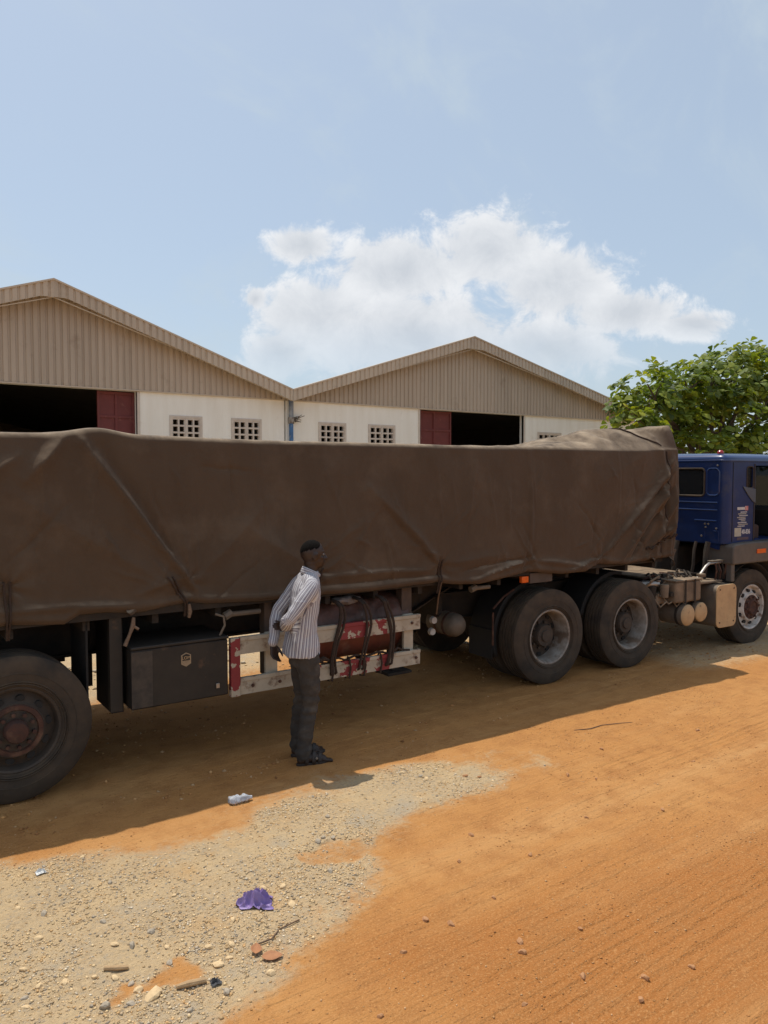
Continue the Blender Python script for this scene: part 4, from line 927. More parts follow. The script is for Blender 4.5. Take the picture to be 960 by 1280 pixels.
    m = MB(); m.grid(XX, YY, Zr); ro = part('roof', M_blueg, m, angle=60); so = ro.modifiers.new('thickness', 'SOLIDIFY'); so.thickness = .02; so.offset = -1
    m = MB(); m.prism(rounded_rect(X0 - .012, X1 + .012, Y0 - .012, Y1 + .012, .11, 5), 'z', ZR - .008, ZR + .014); part('roof_gutter', M_blueg, m, .004)
    for (x, y) in ((X0 + .16, Y0 + .2), (X0 + .16, Y1 - .2)):
        m = MB(); m.lathe([(-.03, .042), (-.005, .04), (.012, .024), (.016, 0)], (x, y, 2.63), 'z', 16); part('roof_lamp', M_red, m)
    # rear wall pressings: beads, stamped window panel, lower ribs
    for (a, b, z) in ((5.82, 7.95, 1.945), (5.82, 7.95, 1.845), (5.83, 6.16, 1.70), (7.2, 7.9, 1.70)):
        m = MB(); m.tube([(X0 - .001, a, z), (X0 - .001, b, z)], .011, 8); part('pressed_bead', M_blueg, m)
    for (a, b) in ((5.80, 5.985),):
        pr = rounded_rect(a, b, 2.04, 2.40, .06); m = MB(); m.tube([(X0 - .001, p[0], p[1]) for p in pr] + [(X0 - .001, *pr[0])], .010, 8, cap=False); part('stamped_panel', M_blueg, m)
    pr = rounded_rect(6.02, 6.63, 2.03, 2.40, .05); m = MB(); m.tube([(X0 - .002, p[0], p[1]) for p in pr] + [(X0 - .002, *pr[0])], .013, 8, cap=False); part('window_seal', M_rubber, m)
    m = MB(); m.box(X0 + .012, X0 + .018, 6.03, 6.62, 2.04, 2.39); part('rear_window', M_glass, m)
    m = MB(); m.box(X0 + .012, X0 + .018, 7.32, 7.91, 2.04, 2.39); part('rear_window', M_glass, m)
    for (y, z) in ((6.0, 1.655), (5.95, 1.655), (5.99, 1.61), (5.83, 1.60), (6.05, 1.49), (5.83, 2.44)):
        m = MB(); m.lathe([(-.012, 0), (-.01, .012), (0, .014)], (X0, y, z), 'x', 10); part('rivet', M_steel, m)
    m = MB(); m.tube([(X0 - .001, 6.0, 1.58), (X0 - .001, 6.0, 1.48)], .006, 6); m.tube([(X0 - .001, 5.87, 1.565), (X0 - .001, 5.80, 1.565)], .006, 6); m.tube([(X0 - .001, 5.80, 1.56), (X0 - .001, 5.80, 1.44)], .006, 6); part('access_panel_edge', M_blue, m)
    # lower skirt of the rear wall, cut away towards the middle
    m = MB(); m.prism([(5.80, 1.398), (6.02, 1.398), (5.98, 1.35), (5.84, 1.32), (5.80, 1.32)], 'x', X0 + .02, X0 + .06); part('rear_skirt', M_blue, m)
    for (y, z0_, z1_) in ((5.775, 1.42, 2.48), (8.165, 1.42, 2.48)):
        m = MB(); m.tube([(X0 + .012, y, z0_), (X0 + .012, y, z1_)], .007, 6); part('panel_seam', M_dark, m)
    m = MB(); m.tube([(X0 + .145, Y0 - .001, 1.42), (X0 + .145, Y0 - .001, 2.48)], .006, 6); part('panel_seam', M_dark, m)
    m = MB(); m.tube([(X0 + .635, Y0 - .002, 1.42), (X0 + .635, Y0 - .002, 2.46)], .010, 6); part('door_seal', M_rubber, m)
    # side details
    m = MB(); m.box(X0 + .46, X0 + .60, Y0 + .02, Y0 + .026, 2.14, 2.42); part('quarter_window', M_glass, m)
    pr = rounded_rect(X0 + .455, X0 + .605, 2.135, 2.425, .04); m = MB(); m.tube([(p[0], Y0 - .002, p[1]) for p in pr] + [(pr[0][0], Y0 - .002, pr[0][1])], .008, 8, cap=False); part('window_seal', M_rubber, m)
    M_deflect = mat('dull_grey_blue_trim', (.085, .10, .125), (.06, .075, .10), .45, 6)
    m = MB(); m.prism([(X0 + .36, 2.16), (X0 + .655, 2.12), (X0 + .655, 1.93), (X0 + .58, 1.96), (X0 + .48, 2.04)], 'y', Y0 - .014, Y0 - .003); part('air_deflector', M_deflect, m, .004)
    M_white = mat('white_sign_paint', (.62, .61, .60), (.45, .45, .46), .6, 25)
    M_cream = mat('cream_sticker', (.46, .44, .36), (.38, .36, .30), .6, 12)
    M_pink = mat('red_sticker', (.50, .10, .10), (.60, .45, .42), .6, 30)
    # sticker block: small unreadable lines of lettering, cream square and registration
    m = MB(); m.box(X0 + .255, X0 + .425, Y0 - .004, Y0 - .001, 1.845, 1.882); part('sticker', M_white, m); m = MB(); m.box(X0 + .43, X0 + .50, Y0 - .004, Y0 - .001, 1.835, 1.895); part('sticker', M_pink, m)
    for k in range(9):
        m = MB(); a = X0 + .25 + random.uniform(0, .05) + (.08 if k in (0, 5) else 0); b = X0 + .42 + random.uniform(0, .09); z = 1.815 - k * .0235
        x = a
        while x < b: w = random.uniform(.012, .03); m.box(x, min(x + w, b), Y0 - .003, Y0 - .001, z - .007, z + .006); x += w + .006
        part('lettering_line', M_cream if k % 2 else M_white, m)
    m = MB(); m.box(X0 + .20, X0 + .35, Y0 - .004, Y0 - .001, 1.49, 1.605); part('sticker', M_cream, m)
    text_mesh('registration_number', '40-836', .085, M_white, T, (X0 + .365 - org[0], Y0 - .002 - org[1], 1.52), (R(90), 0, 0), .80, bold=True)
    m = MB(); m.box(X0 + .26, X0 + .52, Y0 - .004, Y0 - .001, 1.44, 1.475); part('sticker', mat('dull_mauve_strip', (.14, .09, .10), None, .7, 10), m)
    # interior
    m = MB(); m.box(10.15, 10.6, 5.85, 6.45, 1.40, 1.62); m.box(10.08, 10.2, 5.85, 6.45, 1.62, 2.15); part('driver_seat', mat('worn_brown_seat', (.09, .045, .03), (.05, .03, .025), .8, 8), m, .04)
    m = MB(); m.box(10.15, 10.6, 7.3, 7.9, 1.40, 1.62); m.box(10.08, 10.2, 7.3, 7.9, 1.62, 2.0); part('passenger_seat', M_dark, m, .04)
    m = MB(); m.box(10.95, 11.36, 5.80, 8.1, 1.42, 1.85); part('dashboard', M_dark, m, .05)
    m = MB(); m.lathe([(0, .20), (.012, .212), (0, .224), (-.012, .212)], (0, 0, 0), 'z', 24, closed=True); st = m.build('steering_wheel', M_dark, T); st.location = (10.85 - org[0], 7.6 - org[1], 1.9); st.rotation_euler = (0, R(-50), 0)
    m = MB(); m.box(X1 - .03, X1 - .024, Y0 + .16, Y1 - .16, 1.85, ZR - .07); part('windscreen', M_glass, m)
    # bumper, step
    m = MB(); m.box(11.30, 11.55, 5.66, 8.28, .55, 1.02); part('bumper', M_fender, m, .04)
    m = MB(); m.box(11.35, 11.44, 5.85, 8.1, 1.03, 1.39); part('grille', M_black, m, .02)
    # near door, swung open about its front hinge
    d = MB(); wall_with_holes(d, 0, .78, 1.22, ZR - .07, 0, .045, [(.09, .68, 1.86, ZR - .14)])
    do = d.build('door', M_blue, T, (0, 0, 0), .008); do.location = (11.28 - org[0], Y0 - .01 - org[1], 0); do.rotation_euler = (0, 0, R(-75))
    g = MB(); g.box(.09, .68, .018, .024, 1.86, ZR - .14); g.build('door_window', M_glass, do)
    g = MB(); g.box(.60, .70, -.03, 0, 1.70, 1.74); g.build('handle', M_dark, do)
    return T
build_tractor()

# ------------------------------------------------------------------ tree
def build_tree():
    base = (27.6, 17.2, 0); T = empty('almond_tree', (28.2, 17.2, 0)); tag(T, 'broad leafy green tree behind the blue truck cab beside the warehouse', 'tree')
    lumps = [(21.5, 16.4, 4.05, 1.2, 1.2, .8), (22.4, 16.4, 5.0, 1.35, 1.3, 1.05), (23.6, 16.6, 4.2, 1.7, 1.5, 1.3), (24.6, 16.4, 5.35, 1.5, 1.5, 1.05), (26.6, 16.6, 5.6, 1.7, 1.7, 1.25), (28.2, 16.6, 6.2, 1.4, 1.4, 1.15),
             (30.0, 16.8, 6.4, 1.8, 1.8, 1.3), (26.4, 16.0, 4.0, 1.9, 1.5, 1.5), (29.2, 16.0, 4.6, 2.0, 1.6, 1.6), (32.4, 17.0, 5.6, 2.3, 2.0, 1.8), (24.6, 15.8, 3.2, 1.7, 1.2, .8), (28.0, 15.6, 3.1, 2.0, 1.3, .9), (31.5, 16.0, 3.6, 2.0, 1.6, 1.3), (27.5, 18.4, 5.0, 3.2, 1.5, 1.5)]
    tr = MB(); tr.tube([(27.6, 17.2, -.1), (27.55, 17.15, 1.2), (27.7, 17.1, 2.2)], [.30, .24, .21], 14)
    bark = mat('grey_bark', (.13, .10, .075), (.07, .055, .045), .95, 6, bump=.02, stretch=(1, 1, .3))
    tr.build('trunk', bark, T, base)
    cl = []
    for (x, y, z, a, b, c) in lumps:
        m = MB(); s = Vector((27.65, 17.1, 2.0)); e = Vector((x, y, z)); md = s.lerp(e, .5) + Vector((0, 0, .35 if z > 4 else -.1)); m.tube([s, s.lerp(md, .5), md, md.lerp(e, .6), e + Vector((0, 0, c * .4))], [.14, .11, .08, .055, .025], 8)
        for k in range(5):
            d = Vector((random.gauss(0, 1), random.gauss(0, 1), random.gauss(.2, 1))).normalized(); t = e + Vector((d.x * a, d.y * b, d.z * c)) * .85
            st = md.lerp(e, random.uniform(.4, 1)); m.tube([st, st.lerp(t, .55) + Vector((0, 0, .1)), t], [.04, .026, .012], 6)
        m.build('limb', bark, T, base)
        n = int(31 * (a * b + b * c + a * c) / 3 * .95)
        for k in range(n):
            d = Vector((random.gauss(0, 1), random.gauss(0, 1), random.gauss(.15, 1))).normalized(); r = random.uniform(.55, 1.0) ** .5 * (.95 + .42 * mnoise.noise(Vector((x, y, z)) + d * 2.6))
            cl.append((Vector((x + d.x * a * r, y + d.y * b * r, z + d.z * c * r)), d))
    vs = []; fs = []; hue = []
    shape = [(0, 0), (.35, .17), (.70, .33), (.93, .24), (1.0, 0), (.93, -.24), (.70, -.33), (.35, -.17)]
    for (p, d) in cl:
        ax = (d * .5 + Vector((random.gauss(0, .3), random.gauss(0, .3), .75))).normalized()
        t1 = ax.orthogonal().normalized(); t2 = ax.cross(t1); nl = random.randint(6, 10); h0 = random.random()
        a0 = random.random() * 6.28
        for k in range(nl):
            a = a0 + 2 * math.pi * k / nl + random.uniform(-.25, .25); L_ = random.uniform(.22, .37); el = random.uniform(-.15, .6)
            u = (t1 * math.cos(a) + t2 * math.sin(a)) * math.cos(el) + ax * math.sin(el); w = u.cross(ax).normalized(); nn = w.cross(u).normalized()
            tw = random.uniform(-.5, .5); w = (w * math.cos(tw) + nn * math.sin(tw)); o = len(vs); st = p + u * .05
            hv = min(max(.5 * h0 + .5 * random.random(), 0), 1)
            for (s, q) in shape:
                vs.append(st + u * (s * L_) + w * (q * L_) + nn * (abs(q) * .35 * L_ - .22 * L_ * s * s)); hue.append(hv)
            fs += [(o, o + 1, o + 7), (o + 1, o + 2, o + 6, o + 7), (o + 2, o + 3, o + 5, o + 6), (o + 3, o + 4, o + 5)]
    me = bpy.data.meshes.new('crown'); me.from_pydata([(v.x - base[0], v.y - base[1], v.z) for v in vs], [], fs)
    at = me.attributes.new('hue', 'FLOAT', 'POINT'); at.data.foreach_set('value', np.array(hue, np.float32))
    o = bpy.data.objects.new('crown', me); COL.objects.link(o); o.parent = T; o['kind'] = 'stuff'
    m = bpy.data.materials.new('almond_leaf'); m.use_nodes = True; nt = m.node_tree; N = nt.nodes.new; L = nt.links.new; bs = nt.nodes['Principled BSDF']
    an = N('ShaderNodeAttribute'); an.attribute_name = 'hue'; cr = N('ShaderNodeValToRGB'); L(an.outputs['Fac'], cr.inputs[0])
    e = cr.color_ramp.elements; e[0].position = 0; e[0].color = (.026, .052, .012, 1); e[1].position = 1; e[1].color = (.38, .36, .045, 1)
    q = cr.color_ramp.elements.new(.5); q.color = (.120, .165, .025, 1); q = cr.color_ramp.elements.new(.93); q.color = (.27, .30, .036, 1)
    L(cr.outputs[0], bs.inputs['Base Color']); bs.inputs['Roughness'].default_value = .55; bs.inputs['Specular IOR Level'].default_value = .3
    tl = N('ShaderNodeBsdfTranslucent'); hs = N('ShaderNodeHueSaturation'); hs.inputs['Value'].default_value = 1.9; hs.inputs['Saturation'].default_value = 1.1; L(cr.outputs[0], hs.inputs['Color']); L(hs.outputs[0], tl.inputs[0])
    ms = N('ShaderNodeMixShader'); ms.inputs[0].default_value = .30; L(bs.outputs[0], ms.inputs[1]); L(tl.outputs[0], ms.inputs[2]); L(ms.outputs[0], nt.nodes['Material Output'].inputs[0])
    me.materials.append(m)
build_tree()

# ------------------------------------------------------------------ person
def remesh(mb, voxel, smooth_it=3):
    o = mb.build('tmp_remesh', None, None, smooth=False); r = o.modifiers.new('r', 'REMESH'); r.mode = 'VOXEL'; r.voxel_size = voxel
    s = o.modifiers.new('s', 'SMOOTH'); s.factor = .5; s.iterations = smooth_it
    dg = bpy.context.evaluated_depsgraph_get(); dg.update(); me = bpy.data.meshes.new_from_object(o.evaluated_get(dg)); bpy.data.objects.remove(o); return me
def loft(mb, secs, n=28, power=2.3):
    """secs: (centre xyz, half depth x, half width y); closed rings stacked"""
    vs = []
    for (c, a, b) in secs:
        for k in range(n):
            t = 2 * math.pi * k / n; ct, st = math.cos(t), math.sin(t)
            vs.append((c[0] + a * math.copysign(abs(ct) ** (2 / power), ct), c[1] + b * math.copysign(abs(st) ** (2 / power), st), c[2]))
    m = len(secs); fs = [(i * n + k, i * n + (k + 1) % n, (i + 1) * n + (k + 1) % n, (i + 1) * n + k) for i in range(m - 1) for k in range(n)]
    fs += [tuple(range(n))[::-1], tuple(range((m - 1) * n, m * n))]; mb.add(vs, fs)
def limb(mb, pts, rs, n=14):
    """tube with rounded joints and ends"""
    P = [Vector(p) for p in pts]; q = []; rr = []
    for i in range(len(P) - 1):
        for k in range(6): t = k / 6; q.append(P[i].lerp(P[i + 1], t)); rr.append(rs[i] + (rs[i + 1] - rs[i]) * t)
    q.append(P[-1]); rr.append(rs[-1])
    Q = q[:]
    for _ in range(2): Q = [Q[0]] + [(Q[i - 1] + Q[i] * 2 + Q[i + 1]) / 4 for i in range(1, len(Q) - 1)] + [Q[-1]]
    mb.tube(Q, rr, n); mb.ellipsoid(Q[0], (rr[0],) * 3, 12, 8); mb.ellipsoid(Q[-1], (rr[-1],) * 3, 12, 8)
def hand(mb, wrist, direction, palm_n, thumb_side, curl=.5, s=1.0):
    w = Vector(wrist); d = Vector(direction).normalized(); n = Vector(palm_n); n = (n - d * n.dot(d)).normalized(); t = Vector(thumb_side); t = (t - d * t.dot(d) - n * t.dot(n)).normalized()
    for k, (off, ln) in enumerate(((.030, .075), (.010, .085), (-.010, .079), (-.029, .062))):
        a = w + d * .02 * s + t * off * .6 * s; b = w + d * .092 * s + t * off * s; mb.tube([a, b], [.015 * s, .012 * s], 8); mb.ellipsoid(b, (.012 * s,) * 3, 8, 6)
        p = b; ang = 0; seg = [ln * .45, ln * .32, ln * .25]; pts = [p]
        for q in seg:
            ang += curl * (.8 + .15 * k); p = p + (d * math.cos(ang) + n * math.sin(ang)) * q * s; pts.append(p)
        mb.tube(pts, [.0095 * s, .0088 * s, .0080 * s, .0065 * s], 8)
        mb.ellipsoid(pts[-1], (.0065 * s,) * 3, 8, 6)
    a = w + d * .030 * s + t * .022 * s; b = w + d * .058 * s + t * .044 * s + n * .012 * s; c = b + d * .032 * s + t * .008 * s + n * .016 * s; e = c + d * .024 * s + n * .010 * s
    mb.tube([a, b, c, e], [.015 * s, .0125 * s, .0105 * s, .008 * s], 8); mb.ellipsoid(e, (.008 * s,) * 3, 8, 6)
    mb.ellipsoid(w + d * .05 * s, (.036 * s, .036 * s, .036 * s), 12, 8, Matrix((d, t, n)).transposed() @ Matrix.Diagonal((1.1, .9, .42)))

def build_person():
    px, py = 3.045, 5.40; P = empty('person', (px, py, gz(px, py)), R(-12))
    tag(P, 'person in striped long sleeved shirt, dark trousers and sandals, hands behind back', 'person')
    skin = mat('dark_skin', (.042, .022, .014), (.030, .016, .011), .5, 14, bump=.0008, bscale=60)
    hips = [(.03, -.085, .93), (.03, .085, .93)]; knees = [(.055, -.095, .50), (.045, .10, .50)]; ank = [(.0, -.10, .095), (.02, .12, .095)]
    shR, elR, wrR = (.055, -.165, 1.455), (-.155, -.215, 1.205), (-.145, -.02, 1.12)
    shL, elL, wrL = (.055, .165, 1.455), (-.12, .225, 1.20), (-.195, .12, .965)
    # body: one continuous surface
    b = MB()
    loft(b, [((.03, 0, .86), .10, .14), ((.02, 0, .98), .10, .14), ((.025, 0, 1.12), .085, .12), ((.04, 0, 1.28), .085, .13), ((.05, 0, 1.40), .075, .13), ((.07, 0, 1.49), .05, .08), ((.09, 0, 1.545), .055, .065)])
    limb(b, [(.075, 0, 1.50), (.098, 0, 1.60)], [.058, .054])
    for h, k, a in zip(hips, knees, ank): limb(b, [h, k, a], [.085, .056, .038]); 
    for i, a in enumerate(ank):                      # feet
        y = a[1]; limb(b, [(a[0] - .03, y, .045), (a[0] + .06, y, .055), (a[0] + .15, y - (.012 if i == 0 else -.012), .036)], [.036, .040, .032])
        for k in range(5):
            t = (k - 2) * .0165 * (1 if i == 0 else -1); L_ = [.215, .212, .205, .196, .182][k]; limb(b, [(a[0] + .14, y + t * .9, .032), (a[0] + L_, y + t * 1.1 - (.01 if i == 0 else -.01), .022)], [.014, .011 if k else .013], 8)
    limb(b, [(.06, -.16, 1.43), elR, wrR], [.040, .036, .028]); limb(b, [(.06, .16, 1.43), elL, wrL], [.040, .036, .028])
    hand(b, wrL, (.06, -.25, -1), (.25, -.6, 0), (1, 0, 0), .38)
    hand(b, wrR, (-.12, 1, -.12), (-1, -.2, 0), (0, .1, 1), .3, .85)
    hd = Vector((.115, 0, 1.690))
    b.ellipsoid(hd + Vector((-.012, 0, .018)), (.098, .077, .098), 24, 16); b.ellipsoid(hd + Vector((.022, 0, -.045)), (.068, .060, .080), 20, 14)
    b.ellipsoid(hd + Vector((.052, 0, -.088)), (.034, .034, .028), 14, 10); b.ellipsoid(hd + Vector((-.02, 0, -.07)), (.06, .055, .06), 14, 10)
    b.tube([hd + Vector((.082, 0, .012)), hd + Vector((.100, 0, -.022)), hd + Vector((.108, 0, -.036)), hd + Vector((.092, 0, -.046))], [.010, .013, .019, .012], 10)
    b.ellipsoid(hd + Vector((.094, .012, -.038)), (.013, .011, .009), 8, 6); b.ellipsoid(hd + Vector((.094, -.012, -.038)), (.013, .011, .009), 8, 6)
    b.ellipsoid(hd + Vector((.083, 0, -.062)), (.016, .026, .0085), 12, 8); b.ellipsoid(hd + Vector((.080, 0, -.077)), (.016, .024, .0095), 12, 8)
    b.ellipsoid(hd + Vector((.074, 0, .022)), (.016, .050, .011), 12, 8)
    for s in (-1, 1):
        b.ellipsoid(hd + Vector((-.012, s * .076, -.018)), (.020, .010, .032), 12, 8); b.ellipsoid(hd + Vector((-.006, s * .083, .0)), (.018, .006, .018), 10, 6)
        b.ellipsoid(hd + Vector((.050, s * .045, -.028)), (.022, .016, .016), 10, 8)
    me = remesh(b, .0065, 2); me.name = 'body'; me.polygons.foreach_set('use_smooth', [True] * len(me.polygons)); me.materials.append(skin)
    bo = bpy.data.objects.new('body', me); COL.objects.link(bo); bo.parent = P
    for s in (-1, 1):
        e = MB(); e.ellipsoid(hd + Vector((.072, s * .030, -.002)), (.013, .013, .010), 12, 8); e.build('eye', mat('eye_white', (.5, .45, .4), (.05, .03, .02), .2, 30), P)
    # close-cropped hair
    h = MB(); U, V = np.meshgrid(np.linspace(0, 2 * math.pi, 61), np.linspace(.001, 1, 24), indexing='ij')
    lim = R(100) - R(40) * np.exp(-((np.abs((U + math.pi) % (2 * math.pi) - math.pi)) / .95) ** 4) + R(28) * np.exp(-((U - math.pi) / 1.0) ** 2)
    th = V * lim; fade = 1 - .9 * sstep(.85, 1, V)
    ra = 1.035 * fade ** 0 + .0; k = .95 + .056 * (1 - sstep(.55, 1.0, V)) + .012 * fbm(U * 9, V * 14, 2, 99)
    h.grid(hd.x - .012 + .098 * k * np.sin(th) * np.cos(U), .077 * k * np.sin(th) * np.sin(U), hd.z + .018 + .098 * k * np.cos(th)); h.build('hair', mat('black_hair', (.006, .005, .0045), (.011, .009, .008), .95, 80, bump=.004, bscale=160, spec=.1), P, angle=70)
    # trousers
    t = MB(); loft(t, [((.02, 0, .80), .105, .148), ((.018, 0, .92), .112, .160), ((.02, 0, 1.02), .104, .148), ((.025, 0, 1.06), .10, .142)])
    for i, (hp, k, a) in enumerate(zip(hips, knees, ank)):
        limb(t, [(hp[0], hp[1], .88), (k[0] * .9, k[1], .68), k, (k[0] * .5 - .01, (k[1] + a[1]) / 2, .30), (a[0] - .012, a[1], .09)], [.098, .084, .066, .061, .063], 18)
    me = remesh(t, .0075, 3); cut_below(me, .055); wrinkle(me, [(9, 22, .008), (22, 45, .003)], lambda p: 1.0 + (.3 if p.z < .25 else 0) + (.6 if abs(p.z - .5) < .1 else 0))
    me.polygons.foreach_set('use_smooth', [True] * len(me.polygons)); me.materials.append(mat('charcoal_trousers', (.060, .050, .042), (.036, .031, .027), .95, 10, c3=(.095, .080, .066), c3scale=7, bump=.0015, bscale=120))
    to = bpy.data.objects.new('trousers', me); COL.objects.link(to); to.parent = P
    # shirt
    s = MB()
    torso = [((.012, 0, .885), .146, .188), ((.012, 0, .96), .140, .184), ((.008, 0, 1.06), .118, .166), ((.020, 0, 1.18), .110, .162), ((.036, 0, 1.30), .110, .170), ((.048, 0, 1.40), .106, .174), ((.060, 0, 1.465), .090, .160), ((.075, 0, 1.515), .072, .105), ((.090, 0, 1.555), .062, .070)]
    loft(s, torso, 40)
    limb(s, [(.06, -.06, 1.49), (.056, -.155, 1.445), elR, (wrR[0] + .0, wrR[1] - .03, wrR[2])], [.064, .066, .054, .042], 18); limb(s, [(.06, .06, 1.49), (.056, .155, 1.445), elL, (wrL[0], wrL[1], wrL[2] + .01)], [.064, .066, .054, .044], 18)
    me = remesh(s, .0075, 3)
    wrinkle(me, [(8, 6, .016), (19, 12, .008)], lambda p: 1.0 if p.z < 1.35 else .5)
    stripes(me, [((0, 0, .85), (.09, 0, 1.56), 'torso'), (shR, elR, 'arm'), (elR, wrR, 'arm'), (shL, elL, 'arm'), (elL, wrL, 'arm')])
    me.polygons.foreach_set('use_smooth', [True] * len(me.polygons)); me.materials.append(shirt_mat())
    so = bpy.data.objects.new('shirt', me); COL.objects.link(so); so.parent = P
    # collar
    c = MB(); U, V = np.meshgrid(np.linspace(R(22), R(338), 50), np.linspace(0, 1, 8), indexing='ij')
    rr = .070 + .004 * np.sin(V * 3) ; hh = .050 + .018 * np.cos(U) * -1
    c.grid(.086 + (rr + .010 * (1 - V)) * np.cos(U) * 1.0 + .012 * V, (rr + .006 * (1 - V)) * np.sin(U) * .98, 1.522 + hh * .8 * V - .020 * np.cos(U)); co = c.build('collar', MATS['striped_shirt'], P, angle=70); q = co.modifiers.new('thickness', 'SOLIDIFY'); q.thickness = .006
    at = co.data.attributes.new('stripe', 'FLOAT', 'POINT'); at.data.foreach_set('value', np.tile(np.linspace(0, .1, 8), 50).astype(np.float32))
    # sandals
    lea = mat('dark_sandal', (.030, .022, .018), (.05, .035, .028), .6, 14)
    for i, a in enumerate(ank):
        d = MB(); ol = []
        for q in range(28):
            an = 2 * math.pi * q / 28; r_ = .050 if math.cos(an) > 0 else .040; ol.append((a[0] + .080 + .150 * math.copysign(abs(math.cos(an)) ** .85, math.cos(an)), a[1] + r_ * math.sin(an)))
        d.prism(ol, 'z', .0, .022); sd = d.build('sandal', lea, P, bevel=.004)
        for (x, w, zt) in ((.135, .030, .074), (.085, .032, .092), (.025, .028, .10)):
            st = MB(); Us, Vs = np.meshgrid(np.linspace(0, math.pi, 16), np.linspace(-.5, .5, 4), indexing='ij'); st.grid(a[0] + x + Vs * w + .02 * np.cos(Us), a[1] + .046 * np.cos(Us), .012 + zt * np.sin(Us) ** .7 * (1 - .15 * Vs)); o = st.build('strap', lea, sd, angle=60); q = o.modifiers.new('thickness', 'SOLIDIFY'); q.thickness = .005
        bk = MB(); bk.lathe([(-.004, 0), (-.004, .010), (.004, .010), (.004, 0)], (a[0] + .085, a[1] - .050, .060), 'y', 12); bk.build('buckle', M_steel, sd)
    return P
def cut_below(me, z):
    co = np.empty(len(me.vertices) * 3, np.float32); me.vertices.foreach_get('co', co); co = co.reshape(-1, 3); co[:, 2] = np.maximum(co[:, 2], z + .004 * np.sin(co[:, 0] * 60)); me.vertices.foreach_set('co', co.ravel()); me.update()
def wrinkle(me, oct_, amp):
    me.update(); out = []
    for v in me.vertices:
        d = 0
        for (f, fz, a) in oct_: d += a * mnoise.noise(Vector((v.co.x * f, v.co.y * f, v.co.z * fz)))
        out.append(v.co + v.normal * d * amp(v.co))
    for v, c in zip(me.vertices, out): v.co = c
    me.update()
def stripes(me, bones):
    n = len(me.vertices); co = np.empty(n * 3, np.float32); me.vertices.foreach_get('co', co); co = co.reshape(-1, 3).astype(float)
    best = np.full(n, 1e9); val = np.zeros(n)
    for (a, b, kind) in bones:
        a = np.array(a, float); b = np.array(b, float); e = b - a; t = np.clip(((co - a) @ e) / (e @ e), 0, 1); r = co - a - t[:, None] * e; d = np.linalg.norm(r, axis=1)
        if kind == 'torso':
            s = np.arctan2(co[:, 1] * .72, co[:, 0] - (.0 + .09 * np.clip((co[:, 2] - .85) / .7, 0, 1))) * .165; dd = d - .115
        else:
            ax = e / np.linalg.norm(e); u = np.cross(ax, [0, 1, .2]); u /= np.linalg.norm(u); w = np.cross(ax, u); s = np.arctan2(r @ w, r @ u) * .07; dd = d - .055
        k = dd < best; val[k] = s[k] + (0 if kind == 'torso' else .5); best[k] = dd[k]
    at = me.attributes.new('stripe', 'FLOAT', 'POINT'); at.data.foreach_set('value', val.astype(np.float32))
def shirt_mat():
    m = bpy.data.materials.new('striped_shirt'); m.use_nodes = True; nt = m.node_tree; N = nt.nodes.new; L = nt.links.new; bs = nt.nodes['Principled BSDF']; bs.inputs['Roughness'].default_value = .9; bs.inputs['Specular IOR Level'].default_value = .2
    an = N('ShaderNodeAttribute'); an.attribute_name = 'stripe'; mu = N('ShaderNodeMath'); mu.operation = 'MULTIPLY'; mu.inputs[1].default_value = 1 / .062; L(an.outputs['Fac'], mu.inputs[0]); fr = N('ShaderNodeMath'); fr.operation = 'FRACT'; L(mu.outputs[0], fr.inputs[0])
    cr = N('ShaderNodeValToRGB'); cr.color_ramp.interpolation = 'CONSTANT'; L(fr.outputs[0], cr.inputs[0]); e = cr.color_ramp.elements
    seq = [(0, (.60, .60, .61)), (.20, (.21, .19, .23)), (.36, (.45, .44, .47)), (.50, (.62, .62, .63)), (.66, (.16, .145, .175)), (.76, (.40, .38, .41)), (.88, (.24, .22, .26))]
    e[0].position = seq[0][0]; e[0].color = (*seq[0][1], 1); e[1].position = seq[1][0]; e[1].color = (*seq[1][1], 1)
    for p, c in seq[2:]: q = e.new(p); q.color = (*c, 1)
    L(cr.outputs[0], bs.inputs['Base Color']); MATS['striped_shirt'] = m; return m
build_person()

# ------------------------------------------------------------------ litter, stones, gravel
def crumple(name, label, cat, loc, rad, hgt, m, seed, n=46, aspect=1.0, rz=0):
    U, V = np.meshgrid(np.linspace(-1, 1, n), np.linspace(-1, 1, n), indexing='ij')
    X = U * rad * (1 + .35 * vn(U * 1.5, V * 1.5, seed)); Y = V * rad * aspect * (1 + .35 * vn(V * 1.5, U * 1.5, seed + 3))
    r = np.hypot(U, V); ridge = 1 - np.abs(2 * vn(U * 2.1 + 5, V * 2.1, seed + 7)) * 2.2
    Z = hgt * (np.clip(ridge, 0, 1) ** 2 * .8 + .35 * np.clip(fbm(U * 4, V * 4, 3, seed + 9) + .3, 0, 1)) * sstep(1.45, .2, r) + .004
    X += .30 * rad * vn(U * 3, V * 3, seed + 11); Y += .30 * rad * aspect * vn(U * 3, V * 3, seed + 13)
    mb = MB(); mb.grid(X, Y, Z); o = mb.build(name, m, None, angle=50); s = o.modifiers.new('thickness', 'SOLIDIFY'); s.thickness = .0015
    o.location = (loc[0], loc[1], gz(*loc) + .004); o.rotation_euler = (0, 0, rz); tag(o, label, cat); return o
crumple('plastic_bag', 'crumpled purple plastic bag lying on the pale gravel', 'plastic bag', (1.80, 3.69), .085, .085, mat('purple_plastic', (.31, .22, .47), (.20, .135, .33), .5, 14), 5, aspect=.75, rz=R(-30))
